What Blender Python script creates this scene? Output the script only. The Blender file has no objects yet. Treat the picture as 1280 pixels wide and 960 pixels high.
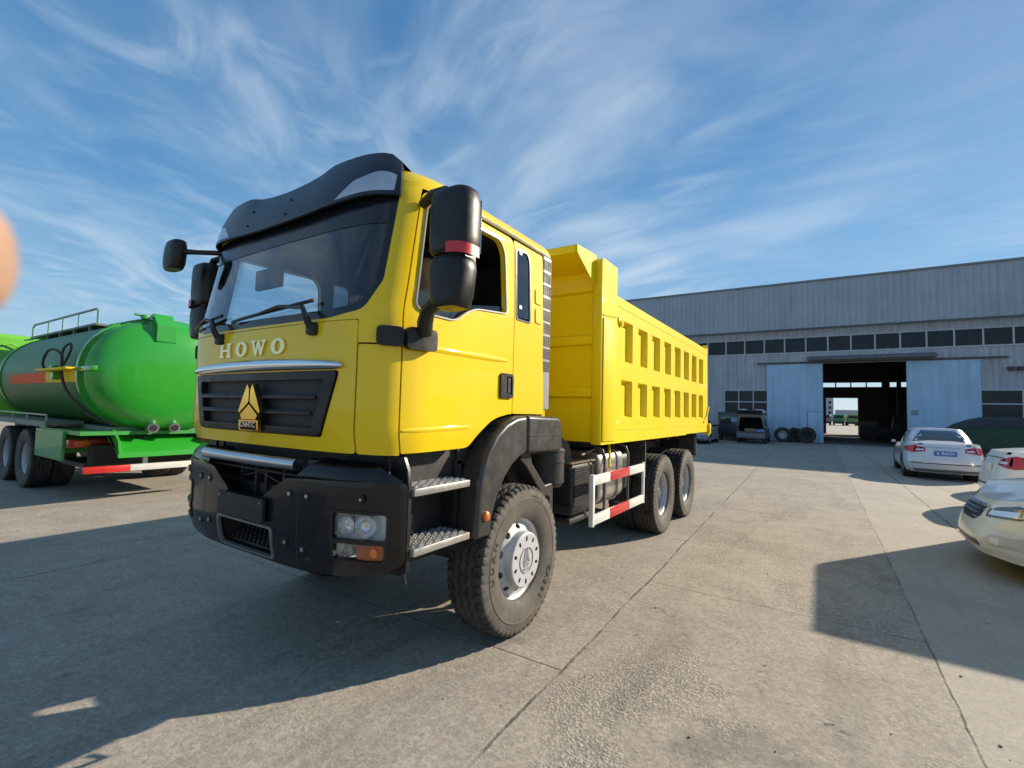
import bpy, bmesh, math, random
from mathutils import Vector, Matrix
from mathutils.geometry import delaunay_2d_cdt
random.seed(7)
PI=math.pi
sc=bpy.context.scene
COL=sc.collection
# ------------------------------------------------------------------ materials
MATS={}
def nodes(m):
    m.use_nodes=True
    nt=m.node_tree
    return nt,nt.nodes,nt.links,nt.nodes['Principled BSDF']
def mat(name,col,rough=.5,metal=0.,coat=0.,spec=.5,var=.06,scale=6.,bump=0.,bscale=60.,rvar=.12,dust=0.,emit=None,streak=0.,scol=(.16,.12,.09)):
    if name in MATS: return MATS[name]
    m=bpy.data.materials.new(name); nt,N,L,b=nodes(m)
    b.inputs['Base Color'].default_value=(*col,1)
    b.inputs['Metallic'].default_value=metal
    b.inputs['Coat Weight'].default_value=coat
    b.inputs['Coat Roughness'].default_value=.04
    b.inputs['Specular IOR Level'].default_value=spec
    g=N.new('ShaderNodeNewGeometry')
    n=N.new('ShaderNodeTexNoise'); n.inputs['Scale'].default_value=scale; n.inputs['Detail'].default_value=5
    n.inputs['Roughness'].default_value=.65
    L.new(g.outputs['Position'],n.inputs['Vector'])
    mr=N.new('ShaderNodeMapRange'); mr.inputs['From Min'].default_value=.3; mr.inputs['From Max'].default_value=.7
    mr.inputs['To Min'].default_value=1-var*1.5; mr.inputs['To Max'].default_value=1+var
    L.new(n.outputs['Fac'],mr.inputs['Value'])
    mx=N.new('ShaderNodeMix'); mx.data_type='RGBA'; mx.blend_type='MULTIPLY'; mx.inputs[0].default_value=1
    mx.inputs[6].default_value=(*col,1)
    L.new(mr.outputs['Result'],mx.inputs[7])
    out=mx.outputs[2]
    if dust>0:
        n3=N.new('ShaderNodeTexNoise'); n3.inputs['Scale'].default_value=scale*.7; n3.inputs['Detail'].default_value=8; n3.inputs['Roughness'].default_value=.7
        L.new(g.outputs['Position'],n3.inputs['Vector'])
        m3=N.new('ShaderNodeMapRange'); m3.inputs['From Min'].default_value=.42; m3.inputs['From Max'].default_value=.75; m3.inputs['To Max'].default_value=dust
        L.new(n3.outputs['Fac'],m3.inputs['Value'])
        mm=N.new('ShaderNodeMix'); mm.data_type='RGBA'; mm.inputs[7].default_value=(.23,.19,.14,1)
        L.new(m3.outputs['Result'],mm.inputs[0]); L.new(out,mm.inputs[6]); out=mm.outputs[2]
    if streak>0:
        mp=N.new('ShaderNodeMapping'); mp.inputs['Scale'].default_value=(2.2,2.2,.16); L.new(g.outputs['Position'],mp.inputs[0])
        n5=N.new('ShaderNodeTexNoise'); n5.inputs['Scale'].default_value=1.6; n5.inputs['Detail'].default_value=7; n5.inputs['Roughness'].default_value=.68; L.new(mp.outputs[0],n5.inputs['Vector'])
        m5=N.new('ShaderNodeMapRange'); m5.inputs['From Min'].default_value=.48; m5.inputs['From Max'].default_value=.78; m5.inputs['To Max'].default_value=streak; L.new(n5.outputs['Fac'],m5.inputs['Value'])
        mm5=N.new('ShaderNodeMix'); mm5.data_type='RGBA'; mm5.inputs[7].default_value=(*scol,1); L.new(m5.outputs['Result'],mm5.inputs[0]); L.new(out,mm5.inputs[6]); out=mm5.outputs[2]
    L.new(out,b.inputs['Base Color'])
    n2=N.new('ShaderNodeTexNoise'); n2.inputs['Scale'].default_value=scale*2.3; n2.inputs['Detail'].default_value=6
    L.new(g.outputs['Position'],n2.inputs['Vector'])
    r2=N.new('ShaderNodeMapRange'); r2.inputs['From Min'].default_value=.3; r2.inputs['From Max'].default_value=.7
    r2.inputs['To Min'].default_value=max(.02,rough-rvar*rough); r2.inputs['To Max'].default_value=min(1,rough+rvar)
    L.new(n2.outputs['Fac'],r2.inputs['Value']); L.new(r2.outputs['Result'],b.inputs['Roughness'])
    if bump>0:
        n4=N.new('ShaderNodeTexNoise'); n4.inputs['Scale'].default_value=bscale; n4.inputs['Detail'].default_value=3
        L.new(g.outputs['Position'],n4.inputs['Vector'])
        bp=N.new('ShaderNodeBump'); bp.inputs['Strength'].default_value=bump; bp.inputs['Distance'].default_value=.01
        L.new(n4.outputs['Fac'],bp.inputs['Height']); L.new(bp.outputs['Normal'],b.inputs['Normal'])
    if emit:
        b.inputs['Emission Color'].default_value=(*emit[0],1); b.inputs['Emission Strength'].default_value=emit[1]
    MATS[name]=m; return m
def glassmat(name,tint,refl=1.0,rough=.01):
    if name in MATS: return MATS[name]
    m=bpy.data.materials.new(name); m.use_nodes=True; nt=m.node_tree; N=nt.nodes; L=nt.links
    N.remove(N['Principled BSDF']); o=N['Material Output']
    t=N.new('ShaderNodeBsdfTransparent'); t.inputs['Color'].default_value=(*tint,1)
    g=N.new('ShaderNodeBsdfGlossy'); g.inputs['Roughness'].default_value=rough; g.inputs['Color'].default_value=(.95,.97,1,1)
    f=N.new('ShaderNodeFresnel'); f.inputs['IOR'].default_value=1.5
    mu=N.new('ShaderNodeMath'); mu.operation='MULTIPLY'; mu.inputs[1].default_value=refl
    mu.use_clamp=True
    x=N.new('ShaderNodeMixShader')
    L.new(f.outputs[0],mu.inputs[0]); L.new(mu.outputs[0],x.inputs[0]); L.new(t.outputs[0],x.inputs[1]); L.new(g.outputs[0],x.inputs[2]); L.new(x.outputs[0],o.inputs['Surface'])
    MATS[name]=m; return m
YEL=mat('yellow_paint',(.83,.575,.0),.55,coat=.75,spec=.12,var=.03,scale=2,rvar=.06,dust=.07)
BEDY=mat('yellow_bed_paint',(.83,.62,.0),.55,streak=.06,scol=(.35,.25,.08),coat=.25,spec=.15,var=.02,scale=2.5,dust=.03,bump=.02,bscale=9)
BLK=mat('black_plastic',(.012,.012,.013),.36,spec=.35,var=.12,bump=.04,bscale=400,dust=.05)
FEN=mat('fender_plastic',(.032,.031,.030),.36,var=.12,bump=.06,bscale=500,dust=.18)
BPT=mat('bumper_paint',(.008,.008,.009),.24,coat=.35,spec=.22,var=.1,dust=.02)
CHS=mat('chassis_black',(.014,.014,.015),.5,var=.2,dust=.22)
VIS=mat('visor_plastic',(.008,.014,.022),.3,coat=.15,spec=.4,var=.03,rvar=.04)
CHR=mat('chrome',(.75,.75,.76),.08,metal=1,var=.02)
GLD=mat('gold_chrome',(.88,.56,.10),.12,metal=1,var=.02)
ALU=mat('aluminium',(.55,.55,.54),.3,metal=.9,var=.08,dust=.1)
RIM=mat('silver_rim_paint',(.50,.50,.51),.48,metal=.15,spec=.4,var=.05,dust=.10)
RUB=mat('tyre_rubber',(.028,.026,.024),.8,var=.15,dust=.32,bump=.2,bscale=150,scale=9)
RUBS=mat('tyre_side_rubber',(.085,.075,.062),.75,var=.15,dust=.45,bump=.1,bscale=150,scale=9)
RUBD=mat('tyre_lettering',(.02,.018,.016),.6)
RED=mat('red_reflector',(.55,.02,.02),.35,coat=.3)
WHT=mat('white_reflector',(.75,.73,.68),.4,dust=.15)
AMB=mat('amber_lens',(.75,.16,.02),.2,coat=.5)
LAMP=mat('lamp_reflector',(.9,.9,.9),.22,metal=.75,bump=.35,bscale=40)
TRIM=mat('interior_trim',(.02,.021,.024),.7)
SEAT=mat('seat_fabric',(.03,.032,.038),.9,bump=.3,bscale=200)
GLW=glassmat('windshield_glass',(.60,.72,.80),1.6)
GLS=glassmat('side_glass',(.78,.84,.86),1.2)
GLD2=glassmat('quarter_glass',(.16,.22,.24),1.6)
LAMP2=mat('smooth_reflector',(.85,.85,.85),.15,metal=.8)
LENS=glassmat('clear_lens',(.92,.94,.95),1.3)
CARG=mat('tinted_car_glass',(.02,.025,.03),.06,coat=1.,var=.02)
WPT=mat('white_car_paint',(.82,.82,.79),.3,coat=.8,var=.02)
SPT=mat('silver_car_paint',(.62,.64,.68),.3,coat=.8,metal=.15,var=.02)
GRN=mat('green_tank_paint',(.022,.30,.022),.3,coat=.6,var=.01,rvar=.02)
LGRN=mat('lime_paint',(.17,.52,.04),.4,coat=.4)
DGRN=mat('green_chassis_paint',(.04,.30,.06),.4,coat=.3,dust=.15)
GRYS=mat('tank_side_wrap',(.10,.17,.13),.35,coat=.4)
ORG=mat('orange_stripe',(.80,.12,.02),.6,spec=.2)
YST=mat('yellow_stripe',(.80,.58,.02),.6,spec=.2)
GMET=mat('galvanised_steel',(.36,.36,.34),.45,metal=.6,dust=.3)
WALLM=mat('grey_steel_cladding',(.38,.42,.47),.5,streak=.25,var=.07,scale=.8,dust=.12)
WALLB=mat('pale_steel_cladding',(.47,.48,.52),.55,streak=.55,var=.08,scale=.6,dust=.25)
DOORM=mat('blue_steel_door',(.42,.60,.77),.5,streak=.30,var=.05,scale=.8,dust=.08)
FRM=mat('pale_window_frame',(.5,.52,.54),.5)
WGL=mat('dark_window_glass',(.014,.020,.028),.15,spec=.3,var=.25,scale=3)
DRK=mat('dark_steelwork',(.085,.06,.055),.7,dust=.2)
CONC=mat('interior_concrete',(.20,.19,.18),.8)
SKIN=mat('skin',(.40,.245,.175),.5,var=.18,scale=60)
CLW=mat('pale_shirt',(.55,.62,.62),.85,bump=.3,bscale=120)
HAIR=mat('black_hair',(.01,.009,.008),.6)
TARP=mat('green_tarpaulin',(.02,.055,.025),.6,bump=.5,bscale=12,var=.3)
TARK=mat('black_tarpaulin',(.022,.024,.027),.5,bump=.4,bscale=15)
BLUP=mat('blue_plate',(.03,.16,.5),.35,coat=.3)
RLN=mat('red_lens',(.5,.012,.015),.15,coat=1.,var=.1,scale=30)
DLN=mat('dark_lens',(.05,.02,.02),.15,coat=1.)
# ------------------------------------------------------------------ mesh builder
class MB:
    def __init__(s): s.v=[];s.f=[];s.m=[];s.n={}
    def quadgrid(s,rows,closed=False,mi=0,flip=False):
        b=len(s.v); nc=len(rows[0])
        for r in rows: s.v+= [tuple(p) for p in r]
        for i in range(len(rows)-1):
            for j in range(nc if closed else nc-1):
                k=(j+1)%nc; q=(b+i*nc+j,b+i*nc+k,b+(i+1)*nc+k,b+(i+1)*nc+j)
                s.f.append(q[::-1] if flip else q); s.m.append(mi)
        return b
    def ngon(s,pts,mi=0):
        b=len(s.v); s.v+=[tuple(p) for p in pts]; s.f.append(tuple(range(b,b+len(pts)))); s.m.append(mi)
    def bm(s,bm,mi=0,M=None):
        b=len(s.v)
        for i,v in enumerate(bm.verts): v.index=i
        for v in bm.verts: s.v.append(tuple((M@v.co) if M else v.co))
        for f in bm.faces: s.f.append(tuple(b+v.index for v in f.verts)); s.m.append(mi)
        bm.free()
    def box(s,x0,x1,y0,y1,z0,z1,bev=0,mi=0,M=None,seg=2):
        if x0>x1:x0,x1=x1,x0
        if y0>y1:y0,y1=y1,y0
        if z0>z1:z0,z1=z1,z0
        bm=bmesh.new(); bmesh.ops.create_cube(bm,size=1)
        for v in bm.verts: v.co=Vector(((x0+x1)/2+v.co.x*(x1-x0),(y0+y1)/2+v.co.y*(y1-y0),(z0+z1)/2+v.co.z*(z1-z0)))
        if bev>0:
            bev=min(bev,.49*min(x1-x0,y1-y0,z1-z0))
            bmesh.ops.bevel(bm,geom=bm.edges[:],offset=bev,segments=seg,affect='EDGES',profile=.5)
        s.bm(bm,mi,M); return s
    def cyl(s,p0,p1,r0,r1=None,seg=16,mi=0,cap=True):
        p0=Vector(p0);p1=Vector(p1); r1=r0 if r1 is None else r1
        d=(p1-p0).normalized(); a=d.orthogonal().normalized(); b=d.cross(a)
        R=[[p+ (a*math.cos(2*PI*k/seg)+b*math.sin(2*PI*k/seg))*r for k in range(seg)] for p,r in((p0,r0),(p1,r1))]
        s.quadgrid(R,True,mi)
        if cap: s.ngon(R[0][::-1],mi); s.ngon(R[1],mi)
        return s
    def tube(s,pts,r,seg=8,mi=0,closed=False):
        P=[Vector(p) for p in pts]; n=len(P); rows=[]
        ref=None
        for i in range(n):
            a=P[i-1] if (i>0 or closed) else P[i]; c=P[(i+1)%n] if (i<n-1 or closed) else P[i]
            d=(c-a).normalized()
            if ref is None: ref=d.orthogonal().normalized()
            ref=(ref-d*ref.dot(d)).normalized(); b=d.cross(ref)
            rr=r[i] if isinstance(r,(list,tuple)) else r
            rows.append([P[i]+(ref*math.cos(2*PI*k/seg)+b*math.sin(2*PI*k/seg))*rr for k in range(seg)])
        if closed: rows.append(rows[0])
        s.quadgrid(rows,True,mi)
        if not closed: s.ngon(rows[0][::-1],mi); s.ngon(rows[-1],mi)
        return s
    def lathe(s,prof,M=None,seg=32,mi=0,capa=False,capb=False):
        # prof: (r,h) ; axis = local +X ; M places it
        M=M or Matrix.Identity(4)
        rows=[[M@Vector((h,r*math.cos(2*PI*k/seg),r*math.sin(2*PI*k/seg))) for k in range(seg)] for r,h in prof]
        s.quadgrid(rows,True,mi)
        if capa: s.ngon(rows[0][::-1],mi)
        if capb: s.ngon(rows[-1],mi)
        return s
    def prism(s,poly,axis,a,b,mi=0,bev=0):
        def P(u,v,t): return {'x':(t,u,v),'y':(u,t,v),'z':(u,v,t)}[axis]
        bm=bmesh.new(); A=[bm.verts.new(P(u,v,a)) for u,v in poly]; B=[bm.verts.new(P(u,v,b)) for u,v in poly]
        bm.faces.new(A); bm.faces.new(B[::-1]); n=len(poly)
        for i in range(n): bm.faces.new((A[i],B[i],B[(i+1)%n],A[(i+1)%n]))
        bmesh.ops.recalc_face_normals(bm,faces=bm.faces[:])
        if bev: bmesh.ops.bevel(bm,geom=bm.edges[:],offset=bev,segments=2,affect='EDGES',profile=.5)
        s.bm(bm,mi); return s
    def panel(s,S,outer,holes=(),step=.06,th=.02,off=0.,mi=0,mi2=None,flip=False):
        V,T,loops=cdt(outer,holes,step)
        P=[];Nn=[]
        e=1e-3
        for u,v in V:
            p=Vector(S(u,v)); du=Vector(S(u+e,v))-Vector(S(u-e,v)); dv=Vector(S(u,v+e))-Vector(S(u,v-e))
            n=du.cross(dv)
            n=n.normalized() if n.length>1e-12 else Vector((0,0,1))
            if flip: n=-n
            P.append(p+n*off); Nn.append(n)
        b=len(s.v); s.v+=[tuple(p) for p in P]
        for t in T:
            q=t if not flip else t[::-1]
            s.n[len(s.f)]=[Nn[i] for i in q]
            s.f.append(tuple(b+i for i in q)); s.m.append(mi)
        if th:
            b2=len(s.v); s.v+=[tuple(p-n*th) for p,n in zip(P,Nn)]
            for t in T:
                q=t[::-1] if not flip else t
                s.n[len(s.f)]=[-Nn[i] for i in q]
                s.f.append(tuple(b2+i for i in q)); s.m.append(mi if mi2 is None else mi2)
            for lp in loops:
                n=len(lp)
                for i in range(n):
                    a,c=lp[i],lp[(i+1)%n]
                    if not flip: a,c=c,a
                    bb=len(s.v); s.v+=[s.v[b+a],s.v[b+c],s.v[b2+c],s.v[b2+a]]
                    s.f.append((bb,bb+1,bb+2,bb+3)); s.m.append(mi)
        return s
    def pieces(s):
        n=len(s.v); par=list(range(n))
        def fd(i):
            while par[i]!=i: par[i]=par[par[i]]; i=par[i]
            return i
        for f in s.f:
            r=fd(f[0])
            for i in f[1:]: par[fd(i)]=r
        roots={}
        for i in range(n):
            r=fd(i); v=s.v[i]
            if r not in roots: roots[r]=[list(v),list(v)]
            else:
                lo,hi=roots[r]
                for k in range(3): lo[k]=min(lo[k],v[k]); hi[k]=max(hi[k],v[k])
        ks=list(roots)
        if len(ks)<2 or len(ks)>700: return [s]
        sz={r:max(roots[r][1][k]-roots[r][0][k] for k in range(3)) for r in ks}
        g={r:r for r in ks}
        def fg(i):
            while g[i]!=i: g[i]=g[g[i]]; i=g[i]
            return i
        for i,r in enumerate(ks):
            for q in ks[i+1:]:
                if fg(r)==fg(q): continue
                gap=math.sqrt(sum(max(0,roots[r][0][k]-roots[q][1][k],roots[q][0][k]-roots[r][1][k])**2 for k in range(3)))
                if gap<=max(.02,.5*max(sz[r],sz[q])): g[fg(r)]=fg(q)
        cl={}
        for r in ks: cl.setdefault(fg(r),[]).append(r)
        if len(cl)<2: return [s]
        idx={c_:i for i,c_ in enumerate(cl)}; out=[MB() for _ in cl]; mp=[{} for _ in cl]
        for fi,f in enumerate(s.f):
            k=idx[fg(fd(f[0]))]; o=out[k]; m_=mp[k]; t=[]
            for i in f:
                if i not in m_: m_[i]=len(o.v); o.v.append(s.v[i])
                t.append(m_[i])
            if fi in s.n: o.n[len(o.f)]=s.n[fi]
            o.f.append(tuple(t)); o.m.append(s.m[fi])
        return out
    def build(s,name,mats,parent=None,ang=35,bevel=0,world=False,smooth=True,seg=2,split=True):
        if not isinstance(mats,(list,tuple)): mats=[mats]
        if split:
            parts=s.pieces()
            if 1<len(parts)<=60:
                out=[q.build(name,mats,parent,ang,bevel,world,smooth,seg,split=False) for q in parts]
                return out[0]
        me=bpy.data.meshes.new(name)
        o0=Vector((0,0,0))
        if world and parent is not None:
            p=parent
            while p is not None: o0=o0+p.location; p=p.parent
        vv=[tuple(Vector(v)-o0) for v in s.v] if o0.length>0 else s.v
        me.from_pydata(vv,[],s.f)
        for m in mats: me.materials.append(m)
        me.polygons.foreach_set('material_index',s.m)
        if smooth:
            me.polygons.foreach_set('use_smooth',[True]*len(s.f))
            if s.n:
                me.update()
                cn=[]
                for i,p in enumerate(me.polygons):
                    if i in s.n: cn+= [tuple(x) for x in s.n[i]]
                    else:
                        nn=tuple(p.normal); cn+=[nn]*len(p.vertices)
                me.normals_split_custom_set(cn)
            else: me.set_sharp_from_angle(angle=math.radians(ang))
        me.validate(clean_customdata=False); me.update()
        o=bpy.data.objects.new(name,me); COL.objects.link(o)
        if parent is not None: o.parent=parent
        if bevel:
            md=o.modifiers.new('Bevel','BEVEL'); md.width=bevel; md.segments=seg; md.limit_method='ANGLE'; md.angle_limit=math.radians(40)
            md.harden_normals=True
        return o
def dens(poly,step):
    out=[]
    n=len(poly)
    for i in range(n):
        a=poly[i];b=poly[(i+1)%n]; d=math.hypot(b[0]-a[0],b[1]-a[1]); k=max(1,int(math.ceil(d/step)))
        for j in range(k): out.append((a[0]+(b[0]-a[0])*j/k,a[1]+(b[1]-a[1])*j/k))
    return out
def inside(p,poly):
    x,y=p;c=False;n=len(poly);j=n-1
    for i in range(n):
        xi,yi=poly[i];xj,yj=poly[j]
        if (yi>y)!=(yj>y) and x<(xj-xi)*(y-yi)/(yj-yi)+xi: c=not c
        j=i
    return c
def dseg(p,a,b):
    vx,vy=b[0]-a[0],b[1]-a[1];l=vx*vx+vy*vy
    t=0 if l==0 else max(0,min(1,((p[0]-a[0])*vx+(p[1]-a[1])*vy)/l))
    return math.hypot(p[0]-a[0]-t*vx,p[1]-a[1]-t*vy)
def cdt(outer,holes,step):
    st=step if isinstance(step,tuple) else (step,step)
    o=dens(outer,min(st)); H=[dens(h,min(st)) for h in holes]
    def ar(p): return sum(p[i][0]*p[(i+1)%len(p)][1]-p[(i+1)%len(p)][0]*p[i][1] for i in range(len(p)))
    if ar(o)<0:o=o[::-1]
    H=[h if ar(h)<0 else h[::-1] for h in H]
    V=[];E=[];loops=[]
    for lp in [o]+H:
        b=len(V);V+=lp;n=len(lp);E+=[(b+i,b+(i+1)%n) for i in range(n)];loops.append(list(range(b,b+n)))
    xs=[p[0] for p in o];ys=[p[1] for p in o]
    nb=len(V)
    i0=math.floor(min(xs)/st[0]);i1=math.ceil(max(xs)/st[0]);j0=math.floor(min(ys)/st[1]);j1=math.ceil(max(ys)/st[1])
    for i in range(i0,i1+1):
        for j in range(j0,j1+1):
            p=(i*st[0],j*st[1])
            if not inside(p,o) or any(inside(p,h) for h in H): continue
            if any(dseg(p,V[a],V[b])<.35*min(st) for a,b in E): continue
            V.append(p)
    r=delaunay_2d_cdt([Vector(p) for p in V],E,[],0,1e-7)
    W=[tuple(v) for v in r[0]]; T=[]
    for f in r[2]:
        c=(sum(W[i][0] for i in f)/len(f),sum(W[i][1] for i in f)/len(f))
        if inside(c,o) and not any(inside(c,h) for h in H):
            a=(W[f[1]][0]-W[f[0]][0])*(W[f[2]][1]-W[f[0]][1])-(W[f[2]][0]-W[f[0]][0])*(W[f[1]][1]-W[f[0]][1])
            T.append(tuple(f) if a>0 else tuple(f)[::-1])
    # loops refer to input indices: map
    mp={}
    for k,orig in enumerate(r[3]):
        for q in orig: mp[q]=k
    loops=[[mp.get(i,i) for i in lp] for lp in loops]
    return W,T,loops
def rp(pts,r=.03,n=4):
    out=[];N=len(pts)
    for i in range(N):
        p=Vector(pts[i][:2]);a=Vector(pts[i-1][:2]);b=Vector(pts[(i+1)%N][:2]); rr=pts[i][2] if len(pts[i])>2 else r
        da=(a-p);db=(b-p);ra=min(rr,da.length*.48,db.length*.48)
        if ra<1e-4: out.append(tuple(p)); continue
        A=p+da.normalized()*ra;B=p+db.normalized()*ra
        for k in range(n+1):
            t=k/n; q=A*(1-t)**2+p*2*t*(1-t)+B*t*t; out.append((q.x,q.y))
    return out
def rect(x0,x1,y0,y1,r=.02,n=4): return rp([(x0,y0),(x1,y0),(x1,y1),(x0,y1)],r,n)
def circ(cx,cy,rx,ry=None,n=20):
    ry=ry or rx; return [(cx+rx*math.cos(2*PI*k/n),cy+ry*math.sin(2*PI*k/n)) for k in range(n)]
def flat_xz(y): return lambda u,v:(u,y,v)          # normal -Y
def flat_yz(x): return lambda u,v:(x,u,v)          # normal +X
def empty(name,loc,rz=0,label=None,cat=None,group=None):
    o=bpy.data.objects.new(name,None); COL.objects.link(o); o.location=loc; o.rotation_euler=(0,0,rz); o.empty_display_size=.2
    if label:o['label']=label
    if cat:o['category']=cat
    if group:o['group']=group
    return o
def tag(o,label=None,cat=None,group=None,kind=None):
    if label:o['label']=label
    if cat:o['category']=cat
    if group:o['group']=group
    if kind:o['kind']=kind
    return o
def kids(o): return [c for c in o.children]
def copy_tree(o,parent=None):
    c=o.copy(); COL.objects.link(c)
    if parent is not None: c.parent=parent
    for ch in kids(o): copy_tree(ch,c)
    return c
def lerp(a,b,t): return a+(b-a)*t
def interp(tab,x):
    if x<=tab[0][0]: return tab[0][1]
    for i in range(len(tab)-1):
        if x<=tab[i+1][0]:
            t=(x-tab[i][0])/(tab[i+1][0]-tab[i][0]); return lerp(tab[i][1],tab[i+1][1],t)
    return tab[-1][1]
def smooth01(t): t=max(0,min(1,t)); return t*t*(3-2*t)
class Plan:
    """smooth open plan curve, parameterised by arc length from the front centre (u>0: +X side, u<0: -X side)"""
    def __init__(s,pts,sub=14):
        P=[Vector(p) for p in pts]; P=[Vector((-P[1].x,P[1].y))]+P+[P[-1]*2-P[-2]]
        out=[]
        for i in range(1,len(P)-2):
            for k in range(sub):
                t=k/sub;a,b,c,d=P[i-1],P[i],P[i+1],P[i+2]
                out.append(.5*((2*b)+(c-a)*t+(2*a-5*b+4*c-d)*t*t+(-a+3*b-3*c+d)*t**3))
        out.append(P[-2]); s.p=out; s.u=[0]
        for i in range(1,len(out)): s.u.append(s.u[-1]+(out[i]-out[i-1]).length)
        s.L=s.u[-1]
    def at(s,u):
        sg=-1 if u<0 else 1; a=abs(u)
        if a>=s.L:
            d=(s.p[-1]-s.p[-2]).normalized(); q=s.p[-1]+d*(a-s.L); return (sg*q.x,q.y)
        lo,hi=0,len(s.u)-1
        while hi-lo>1:
            m=(lo+hi)//2
            if s.u[m]<=a: lo=m
            else: hi=m
        t=(a-s.u[lo])/(s.u[hi]-s.u[lo]+1e-12); q=s.p[lo].lerp(s.p[hi],t); return (sg*q.x,q.y)
    def ux(s,x):
        lo,hi=0,s.L
        for _ in range(40):
            m=(lo+hi)/2
            if s.at(m)[0]<abs(x): lo=m
            else: hi=m
        return math.copysign(lo,x) if x else 0
    def uy(s,y):
        lo,hi=0,s.L
        for _ in range(40):
            m=(lo+hi)/2
            if s.at(m)[1]<y: lo=m
            else: hi=m
        return lo
_font={}
def disc(m,hf,r0,r1,holes=(),th=.01,step=.022,n=48):
    H=[circ(0,0,r0,n=max(12,n//2))] if r0>0 else []
    for a_,r_,ra,rr in holes:
        cy,cz=r_*math.cos(a_),r_*math.sin(a_)
        H.append([(cy+rr*math.cos(t)*math.cos(a_)-ra*math.sin(t)*math.sin(a_), cz+rr*math.cos(t)*math.sin(a_)+ra*math.sin(t)*math.cos(a_)) for t in [2*PI*k/14 for k in range(14)]])
    m.panel(lambda u,v:(interp(hf,math.hypot(u,v)),u,v),circ(0,0,r1,n=n),H,step=step,th=th)
def smooth_path(P,sub=6):
    P=[Vector(p) for p in P]; Q=[P[0]*2-P[1]]+P+[P[-1]*2-P[-2]]; out=[]
    for i in range(1,len(Q)-2):
        for k in range(sub):
            t=k/sub;a_,b_,c_,d_=Q[i-1],Q[i],Q[i+1],Q[i+2]
            out.append(.5*((2*b_)+(c_-a_)*t+(2*a_-5*b_+4*c_-d_)*t*t+(-a_+3*b_-3*c_+d_)*t**3))
    return out+[P[-1]]
def text_mesh(mb,txt,size,M,depth=.004,mi=0,space=1.0,bold=0.,shear=0.):
    cu=bpy.data.curves.new('t','FONT'); cu.body=txt; cu.size=size; cu.extrude=depth; cu.space_character=space; cu.offset=bold; cu.shear=shear
    cu.align_x='CENTER'; cu.align_y='CENTER'; cu.resolution_u=3
    ob=bpy.data.objects.new('t',cu); COL.objects.link(ob)
    dg=bpy.context.evaluated_depsgraph_get(); me=bpy.data.meshes.new_from_object(ob.evaluated_get(dg))
    b=len(mb.v)
    for v in me.vertices: mb.v.append(tuple(M@v.co))
    for p in me.polygons: mb.f.append(tuple(b+i for i in p.vertices)); mb.m.append(mi)
    bpy.data.objects.remove(ob); bpy.data.curves.remove(cu); bpy.data.meshes.remove(me)
def frame(o,xa,ya):
    xa=Vector(xa).normalized(); ya=Vector(ya).normalized(); za=xa.cross(ya)
    return Matrix(((xa.x,ya.x,za.x,o[0]),(xa.y,ya.y,za.y,o[1]),(xa.z,ya.z,za.z,o[2]),(0,0,0,1)))
# ------------------------------------------------------------------ camera, light, sky
cam=bpy.data.cameras.new('camera'); co=bpy.data.objects.new('camera',cam); COL.objects.link(co); sc.camera=co
yaw,pit,rol=.5780313,.0561326,.0259254
fv=Vector((-math.sin(yaw)*math.cos(pit),math.cos(yaw)*math.cos(pit),math.sin(pit)))
rv=Vector((math.cos(yaw),math.sin(yaw),0)); uv=rv.cross(fv)
r2=rv*math.cos(rol)+uv*math.sin(rol); u2=-rv*math.sin(rol)+uv*math.cos(rol)
CP=Vector((3.06808,-2.98044,1.64464))
co.matrix_world=Matrix(((r2.x,u2.x,-fv.x,CP.x),(r2.y,u2.y,-fv.y,CP.y),(r2.z,u2.z,-fv.z,CP.z),(0,0,0,1)))
cam.sensor_width=36; cam.lens=36*593.55/1280; cam.clip_start=.02; cam.clip_end=3000
SUND=Vector((1.2,1.78,1)).normalized()
sun=bpy.data.lights.new('sun','SUN'); sun.energy=5.0; sun.angle=math.radians(.53); sun.color=(1,.88,.70)
so=bpy.data.objects.new('sun',sun); COL.objects.link(so); so.rotation_euler=SUND.to_track_quat('Z','Y').to_euler(); so.location=(20,30,30)
w=bpy.data.worlds.new('World'); sc.world=w; w.use_nodes=True
nt=w.node_tree;N=nt.nodes;L=nt.links; bg=N['Background']
sky=N.new('ShaderNodeTexSky'); sky.sky_type='NISHITA'; sky.sun_disc=False
sky.sun_elevation=math.asin(SUND.z); sky.sun_rotation=math.atan2(SUND.x,SUND.y)
sky.air_density=1.; sky.dust_density=.2; sky.ozone_density=2.2
tc=N.new('ShaderNodeTexCoord')
def mth(op,a=None,b=None,c=None,clamp=False):
    n=N.new('ShaderNodeMath'); n.operation=op; n.use_clamp=clamp
    for i,x in enumerate((a,b,c)):
        if x is None: continue
        if isinstance(x,(int,float)): n.inputs[i].default_value=x
        else: L.new(x,n.inputs[i])
    return n.outputs[0]
sp=N.new('ShaderNodeSeparateXYZ'); L.new(tc.outputs['Generated'],sp.inputs[0])
zz=mth('ADD',mth('MAXIMUM',sp.outputs[2],0.0),.16)
px=mth('DIVIDE',sp.outputs[0],zz); py=mth('DIVIDE',sp.outputs[1],zz)
cb=N.new('ShaderNodeCombineXYZ'); L.new(px,cb.inputs[0]); L.new(py,cb.inputs[1])
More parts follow.
